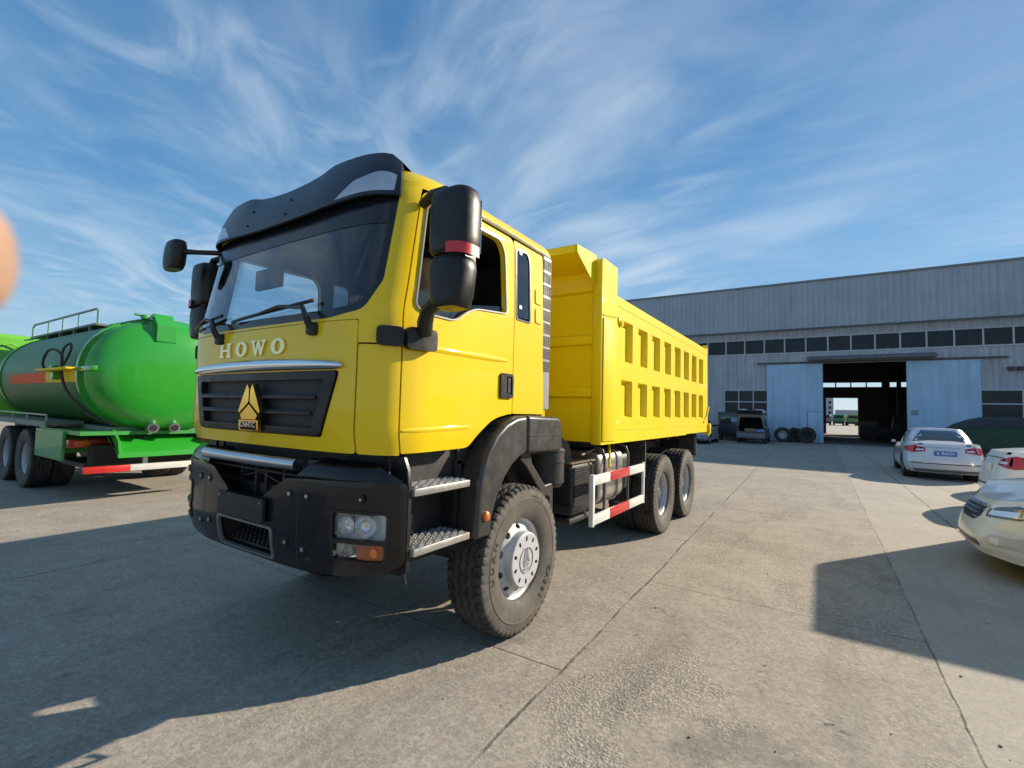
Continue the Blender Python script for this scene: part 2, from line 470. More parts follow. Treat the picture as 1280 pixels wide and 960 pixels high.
def cloudnoise(ang,sx,sy,scale,det,rough,dist,loc=(0,0,0)):
    mp=N.new('ShaderNodeMapping'); mp.vector_type='TEXTURE'; mp.inputs['Rotation'].default_value=(0,0,ang); mp.inputs['Scale'].default_value=(sx,sy,1); mp.inputs['Location'].default_value=loc
    L.new(cb.outputs[0],mp.inputs[0])
    n=N.new('ShaderNodeTexNoise'); n.inputs['Scale'].default_value=scale; n.inputs['Detail'].default_value=det; n.inputs['Roughness'].default_value=rough; n.inputs['Distortion'].default_value=dist
    L.new(mp.outputs[0],n.inputs['Vector']); return n.outputs['Fac']
def mrange(x,a,b,c=0,d=1):
    n=N.new('ShaderNodeMapRange'); n.interpolation_type='SMOOTHSTEP'; L.new(x,n.inputs['Value'])
    for k,vv in zip(('From Min','From Max','To Min','To Max'),(a,b,c,d)): n.inputs[k].default_value=vv
    return n.outputs['Result']
A1=math.radians(-20); A2=math.radians(104)
wr=mrange(cloudnoise(A1,1.7,.55,1.3,6,.53,.9,(3.1,1.7,0)),.42,.80)
wr2=mrange(cloudnoise(A1+.35,1.6,.42,1.9,6,.54,.8,(1.4,6.7,0)),.46,.80)
wl=mrange(cloudnoise(A2,1.0,.62,1.8,7,.55,1.6,(7.3,2.2,0)),.40,.76)
wl2=mrange(cloudnoise(A2-.5,.9,.5,3.0,6,.55,1.2,(2.3,8.2,0)),.44,.80)
side=mrange(px,-1.15,-.75,1,0)
big=mrange(cloudnoise(0.4,1.2,1.0,.95,3,.5,.5,(1.2,5.5,0)),.42,.62)
veil=mrange(cloudnoise(A1,1.6,1.2,1.1,6,.55,.8,(9.4,3.3,0)),.34,.70)
wR=mth('MAXIMUM',wr,mth('MULTIPLY',wr2,.8)); wL=mth('MAXIMUM',wl,mth('MULTIPLY',wl2,.7))
wisps=mth('ADD',mth('MULTIPLY',wR,mth('SUBTRACT',1.0,side)),mth('MULTIPLY',wL,side))
wisps=mth('MULTIPLY',wisps,mth('ADD',mth('MULTIPLY',big,.66),.34))
cl=mth('ADD',mth('MULTIPLY',wisps,.60),mth('MULTIPLY',veil,.14),clamp=True)
hor=mrange(sp.outputs[2],0.0,.20,.25,0)
cl=mth('MAXIMUM',cl,hor)
cr=N.new('ShaderNodeValToRGB'); L.new(sp.outputs[2],cr.inputs[0]); e=cr.color_ramp.elements
e[0].position=0; e[0].color=(.50,.74,.98,1); e[1].position=.62; e[1].color=(.07,.29,.66,1)
x1=e.new(.12); x1.color=(.33,.66,.97,1); x1=e.new(.30); x1.color=(.155,.47,.88,1)
sc5=N.new('ShaderNodeVectorMath'); sc5.operation='SCALE'; sc5.inputs['Scale'].default_value=5.6; L.new(cr.outputs[0],sc5.inputs[0])
dk=N.new('ShaderNodeMix'); dk.data_type='RGBA'; dk.inputs[0].default_value=.74; L.new(sky.outputs[0],dk.inputs[6]); L.new(sc5.outputs[0],dk.inputs[7])
mx=N.new('ShaderNodeMix'); mx.data_type='RGBA'; L.new(cl,mx.inputs[0])
L.new(dk.outputs[2],mx.inputs[6]); mx.inputs[7].default_value=(5.3,6.2,6.9,1)
L.new(mx.outputs[2],bg.inputs['Color']); bg.inputs['Strength'].default_value=.092
sc.view_settings.view_transform='Standard'; sc.view_settings.look='None'; sc.view_settings.exposure=.56; sc.view_settings.gamma=1
# ------------------------------------------------------------------ ground
def ground_material():
    m=bpy.data.materials.new('worn_concrete'); nt,N,L,b=nodes(m)
    def mth(op,a=None,b_=None,c=None,clamp=False):
        n=N.new('ShaderNodeMath'); n.operation=op; n.use_clamp=clamp
        for i,x in enumerate((a,b_,c)):
            if x is None: continue
            if isinstance(x,(int,float)): n.inputs[i].default_value=x
            else: L.new(x,n.inputs[i])
        return n.outputs[0]
    g=N.new('ShaderNodeNewGeometry'); P=g.outputs['Position']
    def noise(sc_,det=4,ro=.6,dist=0,vec=P):
        n=N.new('ShaderNodeTexNoise'); n.inputs['Scale'].default_value=sc_; n.inputs['Detail'].default_value=det; n.inputs['Roughness'].default_value=ro; n.inputs['Distortion'].default_value=dist
        L.new(vec,n.inputs['Vector']); return n.outputs['Fac']
    def mr(x,a,b_,c=0,d=1,sm=True):
        n=N.new('ShaderNodeMapRange'); n.interpolation_type='SMOOTHSTEP' if sm else 'LINEAR'; L.new(x,n.inputs['Value'])
        for k,vv in zip(('From Min','From Max','To Min','To Max'),(a,b_,c,d)): n.inputs[k].default_value=vv
        return n.outputs['Result']
    sp=N.new('ShaderNodeSeparateXYZ'); L.new(P,sp.inputs[0]); X,Y=sp.outputs[0],sp.outputs[1]
    wob=mth('MULTIPLY',mth('SUBTRACT',noise(.7,3),.5),.07)
    wob2=mth('MULTIPLY',mth('SUBTRACT',noise(16,4,.8),.5),.022)
    wx=mth('ADD',wob,wob2)
    lines=[]
    def line(coord,pos,hw,lim=None,slope=None):
        c=mth('SUBTRACT',coord,pos)
        if slope: c=mth('SUBTRACT',c,mth('MULTIPLY',slope[0],slope[1]))
        d=mth('ABSOLUTE',mth('ADD',c,wx))
        v=mr(d,hw*.4,hw*1.4,1,0)
        if lim:
            k,a,b2=lim
            v=mth('MULTIPLY',v,mth('MULTIPLY',mth('GREATER_THAN',k,a),mth('LESS_THAN',k,b2)))
        return v
    js=[line(X,1.66,.011,slope=(Y,-.025)),line(X,3.71,.007),line(X,-3.1,.012),line(X,-7.3,.012),line(X,10.5,.012),line(X,4.78,.020,(Y,5.5,40)),
        line(Y,-.17,.007,(X,-3.1,1.66)),line(Y,1.78,.007,(X,1.66,3.71)),line(Y,3.6,.010,(X,-3.1,1.6)),line(Y,6.35,.011,(X,1.6,3.71)),line(Y,10.5,.010,(X,-3.1,1.6)),
        line(Y,12.0,.010,(X,1.6,3.71)),line(Y,4.4,.006,(X,3.71,4.3)),line(Y,-3.9,.01,(X,-30,3)),line(Y,9.6,.010,(X,3.71,5)),line(Y,17,.02)]
    J=js[0]
    for j in js[1:]: J=mth('MAXIMUM',J,j)
    brk=noise(2.3,5,.7); J=mth('MULTIPLY',J,mr(brk,.40,.58,.18,1))
    big=noise(.35,6,.6); mid=noise(2.2,8,.68,.4); fine=noise(38,6,.7); gr=noise(140,3,.6)
    vo=N.new('ShaderNodeTexVoronoi'); vo.inputs['Scale'].default_value=85; L.new(P,vo.inputs['Vector'])
    vs=N.new('ShaderNodeTexVoronoi'); vs.inputs['Scale'].default_value=34; vs.inputs['Randomness'].default_value=1; L.new(P,vs.inputs['Vector'])
    # spalled, stony patches along the joint
    patch=mr(noise(.75,6,.62,.6),.50,.62); 
    pm=mth('MULTIPLY',patch,mr(X,1.2,2.2,.35,1))
    cr=N.new('ShaderNodeValToRGB'); e=cr.color_ramp.elements; e[0].position=.3; e[0].color=(.285,.245,.20,1); e[1].position=.72; e[1].color=(.435,.385,.315,1)
    x1=e=cr.color_ramp.elements.new(.5); x1.color=(.365,.32,.262,1)
    L.new(mth('ADD',mth('MULTIPLY',big,.45),mth('MULTIPLY',mid,.55)),cr.inputs[0])
    def mul(c,f,name='MULTIPLY'):
        n=N.new('ShaderNodeMix'); n.data_type='RGBA'; n.blend_type='MULTIPLY'; n.inputs[0].default_value=1; L.new(c,n.inputs[6]); L.new(f,n.inputs[7]); return n.outputs[2]
    c=cr.outputs[0]
    c=mul(c,mr(fine,.3,.7,.80,1.12)); c=mul(c,mr(gr,.3,.7,.78,1.16))
    c=mul(c,mr(vs.outputs['Color'],0,1,.86,1.12))
    # stones in patches: lighter / darker
    peb=noise(55,2,.5,.5); st=mr(peb,.38,.66,.70,1.2)
    n=N.new('ShaderNodeMix'); n.data_type='RGBA'; n.blend_type='MULTIPLY'; L.new(pm,n.inputs[0]); L.new(c,n.inputs[6]); L.new(st,n.inputs[7]); c=n.outputs[2]
    stain=mr(noise(1.3,7,.72,.8),.60,.72,1,.72); c=mul(c,stain)
    spots=mr(noise(7.5,3,.5),.69,.76,1,.55); c=mul(c,spots)
    mpp=N.new('ShaderNodeMapping'); mpp.inputs['Scale'].default_value=(2.6,.35,1); L.new(P,mpp.inputs[0])
    c=mul(c,mr(noise(1.0,6,.6,.6,mpp.outputs[0]),.52,.70,1,.84))
    oil=mr(noise(.55,5,.55,.3),.64,.72,1,.70); c=mul(c,oil)
    cv=N.new('ShaderNodeTexVoronoi'); cv.feature='DISTANCE_TO_EDGE'; cv.inputs['Scale'].default_value=.42
    wv_=N.new('ShaderNodeVectorMath'); wv_.operation='ADD'; nn_=N.new('ShaderNodeTexNoise'); nn_.inputs['Scale'].default_value=2.2; nn_.inputs['Detail'].default_value=6; L.new(P,nn_.inputs['Vector'])
    L.new(P,wv_.inputs[0]); L.new(nn_.outputs['Color'],wv_.inputs[1]); L.new(wv_.outputs[0],cv.inputs['Vector'])
    crk=mth('MULTIPLY',mr(cv.outputs['Distance'],.0,.006,1,0),mr(noise(.6,2,.5),.50,.60,0,1))
    c=mul(c,mr(crk,0,1,1,.72))
    # smoother, paler slab on the far right of the joint at x=3.71
    n=N.new('ShaderNodeMix'); n.data_type='RGBA'; n.inputs[7].default_value=(.42,.375,.31,1); L.new(mth('MULTIPLY',mr(X,3.70,3.74),.45),n.inputs[0]); L.new(c,n.inputs[6]); c=n.outputs[2]
    # crack shade: dirt in the joints
    n=N.new('ShaderNodeMix'); n.data_type='RGBA'; n.inputs[7].default_value=(.045,.038,.03,1); L.new(mth('MULTIPLY',J,.72),n.inputs[0]); L.new(c,n.inputs[6]); c=n.outputs[2]
    L.new(c,b.inputs['Base Color']); b.inputs['Roughness'].default_value=.86; b.inputs['Specular IOR Level'].default_value=.35
    near=mr(X,3.70,3.74,1,.35)
    h=mth('ADD',mth('MULTIPLY',fine,.5),mth('ADD',mth('MULTIPLY',gr,.22),mth('MULTIPLY',mth('MULTIPLY',mr(peb,.40,.66,0,1),mth('ADD',pm,.10)),.8)))
    h=mth('ADD',mth('MULTIPLY',h,near),mth('ADD',mth('MULTIPLY',mid,1.2),mth('MULTIPLY',J,-1.6)))
    bp=N.new('ShaderNodeBump'); bp.inputs['Strength'].default_value=.40; bp.inputs['Distance'].default_value=.014; L.new(h,bp.inputs['Height']); L.new(bp.outputs[0],b.inputs['Normal'])
    return m
g=MB(); n=60
g.quadgrid([[(-500+1000*i/10,-200+1000*j/10,0) for i in range(11)] for j in range(11)])
tag(g.build('ground',ground_material()),kind='structure')
# ------------------------------------------------------------------ dump truck
TR=empty('dump_truck',(0,0,0),label='big yellow dump truck with a black bumper and a ribbed tipper bed',cat='dump truck')
plan=Plan([(0,-1.33),(.3,-1.325),(.6,-1.318),(.84,-1.292),(.98,-1.245),(1.07,-1.155),(1.113,-1.03),(1.13,-.88),(1.13,-.4),(1.13,.1),(1.13,.6)])
RK=[(1.36,.035),(1.50,0),(2.2,0),(2.9,.125),(3.08,.19)]
TB=[(1.36,.985),(1.5,1),(2.35,1),(2.9,.985),(3.05,.965)]
def S(u,z):
    x,y=plan.at(u); return (x*interp(TB,z), y+interp(RK,z)*smooth01((-.2-y)/1.0), z)
ux=plan.ux; uy=plan.uy; U88=ux(.93); US=ux(1.096); LE=plan.L
def mir(poly): return [(-a,b) for a,b in poly]
G=.005
# front panel
m=MB(); gr_out=[(-ux(.82),1.845),(ux(.82),1.845),(ux(.70),1.465),(-ux(.70),1.465)]
m.panel(S,rp([(-U88+G,1.385),(U88-G,1.385,.02),(U88-G,2.125),(-U88+G,2.125)],.012),[rp(gr_out,.03)],step=.06,th=.025,mi2=1)
# soft ridge above the grille corners
fp=m.build('front_panel',[YEL,TRIM],TR)
m=MB()
def Soff(k):
    def f(u,z):
        e=1e-3; p=Vector(S(u,z)); du=Vector(S(u+e,z))-Vector(S(u-e,z)); dv=Vector(S(u,z+e))-Vector(S(u,z-e)); n=du.cross(dv).normalized()
        return tuple(p+n*k)
    return f
for s in(-1,1):
    # raised shoulder beside the grille
    pass
# cab surround (pillars and roof edge) with windscreen opening
ws=[(-ux(.72),2.145),(ux(.72),2.145),(ux(.955),2.185),(ux(1.022),2.36),(ux(1.03),2.90),(-ux(1.03),2.90),(-ux(1.022),2.36),(-ux(.955),2.185)]
wsr=rp([(p[0],p[1],.05 if i in(2,7) else .03) for i,p in enumerate(ws)],.05,6)
m=MB(); m.panel(S,rp([(-US+G,2.0),(-U88,2.0),(-U88,2.13),(U88,2.13),(U88,2.0),(US-G,2.0),(US-G,3.0),(-US+G,3.0)],.008),[wsr],step=.06,th=.03,mi2=1)
m.build('windshield_surround',[YEL,TRIM],TR)
m=MB(); big=[(a*1.0,b) for a,b in wsr]
m.panel(S,wsr,[],step=.08,th=.0,off=-.012); wg=m.build('windshield',GLW,TR)
# black printed border of the windscreen
def shrink(poly,dx,dt,db):
    cx=sum(p[0] for p in poly)/len(poly); zt=max(p[1] for p in poly); zb=min(p[1] for p in poly); hw=max(p[0] for p in poly)
    return [(p[0]*(hw-dx)/hw, zb+db+(p[1]-zb)*((zt-dt)-(zb+db))/(zt-zb)) for p in poly]
m=MB(); m.panel(S,wsr,[shrink(wsr,.045,.19,.05)],step=.06,th=.003,off=-.008); m.build('windshield_border',mat('black_frit',(.01,.012,.015),.15),TR)
for s in(-1,1):
    F=(lambda p:p) if s>0 else mir
    m=MB(); m.panel(S,F(rp([(U88+G,1.385),(US-G,1.375),(US-G,1.99),(U88+G,1.99)],.012)),[],step=.05,th=.025,mi2=1)
    cpn=m.build('corner_panel',[YEL,TRIM],TR)
    # door
    y=lambda v:uy(v)
    door=rp([(US+G,1.385,.01),(y(-.51),1.395,.05),(y(-.40),1.49,.08),(y(-.24),1.585,.08),(y(-.06),1.617,.05),(y(0)-G,1.62,.01),(y(0)-G,2.95,.06),(US+G,2.95,.05)])
    win=rp([(y(-1.045),2.875,.03),(y(-1.03),2.235,.04),(y(-.96),2.20,.04),(y(-.69),2.20,.06),(y(-.57),2.285,.06),(y(-.47),2.32,.05),(y(-.11),2.355,.03),(y(-.13),2.80,.06),(y(-.19),2.885,.05)])
    m=MB(); m.panel(S,F(door),[F(win)],step=.06,th=.04,mi2=1)
    d=m.build('door',[YEL,TRIM],TR)
    m=MB(); m.panel(S,F(win) if s<0 else rp([(y(-.93),2.205,.02),(y(-.69),2.205,.03),(y(-.58),2.28,.03),(y(-.47),2.325,.02),(y(-.12),2.36,.02),(y(-.12),2.41,.01),(y(-.95),2.27,.01)],.01),[],step=.08,th=0,off=-.025); m.build('door_window',GLS,d)
    # pale seal around the opening
    m=MB(); pts=[Soff(.003)(a,b) for a,b in F(dens(win,.05))]; m.tube(pts,.007,6,closed=True); m.build('window_seal',mat('grey_seal',(.42,.40,.37),.4),d)
    # swage lines pressed in the door
    m=MB()
    def strip(p0,p1,h,o):
        a=[Vector((lerp(p0[0],p1[0],t/10),lerp(p0[1],p1[1],t/10))) for t in range(11)]
        rows=[]
        for k,(dz,of) in enumerate(((-h,0.0005),(-h*.3,o),(h*.3,o),(h,0.0005))):
            rows.append([Soff(of)((1 if s>0 else -1)*q.x,q.y+dz*(1-abs(2*i/10-1)**6*.6)) for i,q in enumerate(a)])
        m.quadgrid(rows,False,flip=(s<0))
    strip((US+.03,2.0),(y(-.08),2.01),.022,.010); strip((US+.015,1.515),(y(-.5),1.53),.016,.006)
    m.build('swage_line',YEL,d,ang=80)
    # handle
    m=MB(); hp=rect(y(-.175),y(-.01),1.735,1.915,.025)
    m.panel(S,F(hp),[F(rect(y(-.10),y(-.03),1.765,1.895,.012))],step=.04,th=.03,off=.016); h=m.build('door_handle',BLK,d)
    m=MB(); m.panel(S,F(rect(y(-.10),y(-.03),1.765,1.895,.012)),[],step=.04,th=0,off=.002); m.panel(S,F(rect(y(-.085),y(-.055),1.775,1.885,.008)),[],step=.04,th=.012,off=.018,mi=1); m.build('handle_grip',[mat('recess_black',(.006,.006,.006),.6),FEN],d)
    # rear side panel
    m=MB(); q=rp([(y(0)+G,1.622),(y(.475),1.622),(y(.47),1.80),(y(.445),2.1),(y(.44),2.95),(y(0)+G,2.95)],.015)
    qw=rp([(y(.02),2.335),(y(.235),2.335),(y(.235),2.84,.06),(y(.20),2.905,.04),(y(.02),2.895)],.03)
    m.panel(S,F(q),[F(qw)],step=.06,th=.03,mi2=1); sp_=m.build('side_panel',[YEL,TRIM],TR)
    m=MB(); m.panel(S,F(qw),[],step=.08,th=0,off=-.003); m.build('quarter_window',GLD2,sp_)
    m=MB(); m.panel(S,F(shrink([(a,b) for a,b in qw],0,0,0)),[F([(lerp(y(.128),a,.88),lerp(2.62,b,.95)) for a,b in qw])],step=.05,th=.004,off=.004); m.build('window_seal',BLK,sp_)
    m=MB()
    for z0 in (2.36,2.52): m.panel(S,F(rect(y(.31),y(.42),z0,z0+.12,.025)),[],step=.05,th=.012,off=.008)
    m.build('pressed_boss',YEL,sp_)
    if s>0:
        m=MB(); 
        for (a,b) in ((.07,2.43),(.075,2.86)): m.panel(S,rect(y(a),y(a+.035),b,b+.028,.003),[],step=.05,th=.001,off=.002)
        m.build('window_sticker',WHT,sp_)
    # drip rail
    m=MB(); rows=[Soff(.004)(s*y(-.98+i*.0775),2.968+.012*math.sin(PI*i/20)) for i in range(21)]; m.tube(rows,.013,8); m.build('drip_rail',mat('rail_strip',(.62,.56,.40),.25,metal=.5),TR)
    # perforated intake column
    m=MB(); m.box(s*1.02,s*1.115,.455,.60,1.66,2.97,.012); ip=m.build('intake_column',mat('intake_grey',(.33,.33,.34),.5,dust=.1),TR)
    m=MB()
    for k in range(9):
        z0=1.98+k*.108
        for a in range(5):
            for b_ in range(4): m.box(s*1.112,s*1.1175,.464+b_*.033,.491+b_*.033,z0+a*.018,z0+a*.018+.014)
    m.build('intake_holes',mat('recess_black',(.006,.006,.006),.6),ip)
# roof
m=MB(); rows=[]
for z,k in ((2.965,1.0),(3.0,.998),(3.035,.988),(3.07,.965),(3.10,.93),(3.125,.87),(3.142,.78),(3.15,.6),(3.155,.3),(3.155,.02)):
    ring=[S(lerp(-LE,LE,i/72),min(z,3.02)) for i in range(73)]
    ring=[(p[0]*k,(p[1]+.35)*k-.35,z) for p in ring]
    ring.append((-0.0,(.6+.35)*k-.35,z)); rows.append(ring)
m.quadgrid(rows,True); m.ngon(rows[-1]); m.build('roof',YEL,TR,ang=60)
# cab back, floor
m=MB(); m.box(-1.10,1.10,.50,.58,1.45,2.98,.03); m.build('cab_rear_wall',YEL,TR)
m=MB(); m.box(-.98,.98,-1.02,.5,1.405,1.50,.0); m.box(-1.08,1.08,.40,.495,1.5,2.95); m.box(-1.075,1.075,-.92,.45,2.90,2.985); m.build('cab_floor',TRIM,TR)
m=MB(); m.box(-.95,.95,-1.16,-.72,1.5,2.10,.08); m.box(.2,.9,-.9,-.68,2.0,2.17,.06); m.build('dashboard',TRIM,TR)
m=MB(); c=Vector((.52,-.62,2.05)); ax=frame(c,(1,0,0),(0,-.55,.83)); m.tube([ax@Vector((.22*math.cos(t*PI/12),.22*math.sin(t*PI/12),0)) for t in range(24)],.017,8,closed=True); m.tube([ax@Vector((-.2,0,0)),ax@Vector((.2,0,0))],.02); m.tube([c,(.52,-.85,1.9)],.03); m.build('steering_wheel',TRIM,TR)
for sx in(-.55,.52):
    m=MB(); m.box(sx-.25,sx+.25,-.35,.18,1.85,2.0,.06); m.build('seat',SEAT,TR)
    m=MB(); m.box(sx-.24,sx+.24,.10,.25,1.95,2.52,.06); m.box(sx-.13,sx+.13,.13,.23,2.54,2.74,.05); m.build('seat_back',SEAT,TR)
m=MB(); m.box(-.62,-.28,-1.03,-.99,2.52,2.68,.015); m.tube([(-.45,-1.0,2.68),(-.45,-.95,2.86)],.012); m.build('interior_mirror',TRIM,TR)
# sun visor (outside)
VT=[(0,3.11),(.2,3.12),(.36,3.14),(.48,3.172),(.6,3.178),(.78,3.178),(.9,3.17),(.98,3.155),(1.04,3.11)]
def SV(u,t):
    z0=2.838+.036*smooth01(abs(u)/1.1); x=abs(plan.at(u)[0]); zt=interp(VT,x)
    z=lerp(z0,zt,t); o=.048-.10*max(0,t)**1.4
    o*=1 if o<0 else (1-.5*smooth01((abs(u)-.8)/.3))
    x,y=plan.at(u); rk=interp(RK,2.86)*smooth01((-.2-y)/1.0)
    p=Vector((x*.985,y+rk,z)); e=1e-3; a=plan.at(u+e);b_=plan.at(u-e); d=Vector((a[0]-b_[0],a[1]-b_[1],0)).normalized(); nn=Vector((d.y,-d.x,0))
    return tuple(p+nn*o)
UV=ux(1.035); UL0,UL1=ux(.62),ux(1.01)
m=MB(); lampo=lambda s:[(s*a,b) for a,b in rp([(UL0,.06),(UL1,.09),(UL1+.012,.52),(UL1-.10,.53),(UL0+.13,.38)],.02)]
m.panel(SV,rp([(-UV,0),(UV,0),(UV,1),(-UV,1)],.02),[lampo(-1),lampo(1)],step=.06,th=.02)
for s in(-1,1):   # returns to the roof
    rows=[]
    for t in (0,.25,.5,.75,1): 
        a=Vector(SV(s*UV,t)); rows.append([a,a+Vector((-s*.035,.05,0)),a+Vector((-s*.12,.16,-.01))])
    m.quadgrid(rows,False,flip=(s<0))
rows=[[Vector(SV(lerp(-UV,UV,i/30),1)) for i in range(31)]]; rows.append([p+Vector((-.04*p.x,.12,.0)) for p in rows[0]]); rows.append([p+Vector((-.10*p.x,.20,-.05)) for p in rows[0]]); m.quadgrid(rows)
vis=m.build('sun_visor',VIS,TR,ang=50)
m=MB()
for s in(-1,1): m.panel(SV,lampo(s),[],step=.04,th=.01,off=-.002)
m.build('visor_lamp',mat('visor_lens',(.42,.45,.52),.2,metal=.4,coat=.8),vis)
m=MB()
for x in(-.36,.12):
    for t in(.22,.62):
        p=Vector(SV(ux(x),t)); m.cyl(p,p+Vector((0,-.008,0)),.008,seg=8)
m.build('rivet',BLK,vis)
# grille
m=MB(); ho=[]
for z0,z1,h in((1.705,1.795,.70),(1.612,1.690,.665),(1.515,1.595,.63)): ho.append(rp([(-ux(h),z0),(ux(h),z0),(ux(h+.02),z1),(-ux(h+.02),z1)],.02))
m.panel(S,rp([(-ux(.81),1.84),(ux(.81),1.84),(ux(.695),1.475),(-ux(.695),1.475)],.03),ho,step=.05,th=.045,off=.012)
gr=m.build('grille',BLK,TR)
hm=bpy.data.materials.new('grille_mesh'); nt,N_,L_,b_=nodes(hm); 
tcn=N_.new('ShaderNodeNewGeometry'); vn=N_.new('ShaderNodeTexVoronoi'); vn.inputs['Scale'].default_value=70; vn.inputs['Randomness'].default_value=0; L_.new(tcn.outputs['Position'],vn.inputs['Vector'])
rmp=N_.new('ShaderNodeMapRange'); rmp.inputs['From Min'].default_value=.25; rmp.inputs['From Max'].default_value=.45; L_.new(vn.outputs['Distance'],rmp.inputs['Value'])
mxn=N_.new('ShaderNodeMix'); mxn.data_type='RGBA'; mxn.inputs[6].default_value=(.002,.002,.002,1); mxn.inputs[7].default_value=(.028,.028,.03,1); L_.new(rmp.outputs['Result'],mxn.inputs[0]); L_.new(mxn.outputs[2],b_.inputs['Base Color']); b_.inputs['Roughness'].default_value=.6
m=MB(); m.panel(S,rp([(-ux(.76),1.82),(ux(.76),1.82),(ux(.66),1.49),(-ux(.66),1.49)],.03),[],step=.07,th=0,off=-.03); m.build('grille_mesh',hm,gr)
m=MB()
for z0,h in((1.700,.66),(1.607,.63)):
    rows=[]
    for of,dz in((.010,.004),(.022,-.010),(.022,-.022),(.0,-.026)): rows.append([Soff(of)(lerp(-ux(h),ux(h),i/24),z0+dz+.005) for i in range(25)])
    m.quadgrid(rows[::-1])
m.build('grille_slat',BLK,gr)
# chrome bar over the grille
m=MB(); rows=[]
for i in range(41):
    t=i/40; u=lerp(-ux(.85),ux(.85),t); k=1-abs(2*t-1)**2; hh=.017+.020*k**.6; zc=1.872+.018*k
    if abs(2*t-1)>.97: hh*=.6
    rows.append([Soff(.012+.028*math.cos(a)*(.5+.5*k**.4))(u,zc+hh*math.sin(a)) for a in [2*PI*j/14 for j in range(14)]])
m.quadgrid(rows,True,flip=False); m.ngon(rows[0][::-1]); m.ngon(rows[-1]); m.build('chrome_bar',CHR,TR,ang=60)
# lettering H O W O (slab letters)
def letter_poly(mb,outer,holes,cx,sx,sz,cz,off=.012):
    f=lambda P:[(ux(cx)+a*sx,cz+b*sz) for a,b in P]
    mb.panel(S,f(outer),[f(h) for h in holes],step=.015,th=.012,off=off)
m=MB()
Hs=[(-.5,-.5),(-.12,-.5),(-.12,-.36),(-.20,-.36),(-.20,-.08),(.20,-.08),(.20,-.36),(.12,-.36),(.12,-.5),(.5,-.5),(.5,-.36),(.42,-.36),(.42,.36),(.5,.36),(.5,.5),(.12,.5),(.12,.36),(.20,.36),(.20,.08),(-.20,.08),(-.20,.36),(-.12,.36),(-.12,.5),(-.5,.5),(-.5,.36),(-.42,.36),(-.42,-.36),(-.5,-.36)]
Wp=[(-.56,.5),(-.56,.36),(-.48,.36),(-.26,-.5),(-.12,-.5),(0,.05),(.12,-.5),(.26,-.5),(.48,.36),(.56,.36),(.56,.5),(.22,.5),(.22,.36),(.32,.36),(.21,-.1),(.08,.5),(-.08,.5),(-.21,-.1),(-.32,.36),(-.22,.36),(-.22,.5)]
LZ=2.005;LS=.098
letter_poly(m,Hs,[],-.37,.155,LS,LZ)
letter_poly(m,circ(0,0,.5,.52,24),[circ(0,0,.20,.36,20)],-.155,.145,LS,LZ)
letter_poly(m,Wp,[],.055,.150,LS,LZ)
letter_poly(m,circ(0,0,.5,.52,24),[circ(0,0,.20,.36,20)],.265,.145,LS,LZ)
m.build('nameplate_letters',mat('chrome_gold_reflection',(.80,.66,.36),.14,metal=1,var=.02),TR,bevel=.004)  # chrome letters, gold reflections mixed into the base colour
# emblem
m=MB(); EX,EZ=0.0,1.60
Em=lambda P:[(.045+a*1.3,EZ+.005+b*.82) for a,b in P]
left=[(-.095,-.005),(-.09,-.02),(-.082,-.018),(-.012,.055),(-.006,.07),(-.006,.16),(-.022,.20),(-.035,.17)]
m.panel(S,Em(rp(left,.004)),[],step=.03,th=.02,off=.045); m.panel(S,Em([(-a,b) for a,b in rp(left,.004)]),[],step=.03,th=.02,off=.045)
m.panel(S,Em(rp([(-.075,-.035),(0,.045),(.075,-.035),(.062,-.07),(-.062,-.07)],.004)),[],step=.03,th=.02,off=.045)
m.panel(S,Em(rp([(-.085,-.075),(.085,-.075),(.085,-.145),(-.085,-.145)],.004)),[Em([(-.072,-.085),(.072,-.085),(.072,-.136),(-.072,-.136)])],step=.03,th=.02,off=.045)
em=m.build('emblem',GLD,TR)
m=MB(); m.panel(S,Em(rp([(-.105,-.01),(-.08,-.03),(-.08,-.148),(.08,-.148),(.08,-.03),(.105,-.01),(.028,.205),(-.028,.205)],.01)),[],step=.05,th=.02,off=.03); m.build('emblem_base',mat('recess_black',(.006,.006,.006),.6),em)
m=MB(); p=Soff(.0465)(.045,EZ-.085); text_mesh(m,'CNHTC',.048,frame(p,(1,0,0),(0,0,1)),.003,space=1.05,bold=.001); m.build('emblem_text',CHR,em)
# wipers
for x0,x1,zz0 in((.60,-.28,2.10),(-.45,-1.02,2.10)):
    m=MB(); P=[Soff(.03)(ux(x0),2.10),Soff(.06)(ux(x0),2.15),Soff(.05)(ux(x0-.05),2.205),Soff(.045)(ux(lerp(x0,x1,.35)),2.235),Soff(.03)(ux(lerp(x0,x1,.6)),2.215)]
    m.tube(P,[.022,.018,.014,.011,.008],8); m.tube([Soff(.018)(ux(lerp(x0,x1,k/8)),2.255-.06*(k/8)) for k in range(9)],.011,6)
    m.box(*(lambda q:(q[0]-.035,q[0]+.035,q[1]-.02,q[1]+.06))(Soff(.02)(ux(x0),2.09)),2.05,2.125,.015)
    m.build('wiper',BLK,TR)
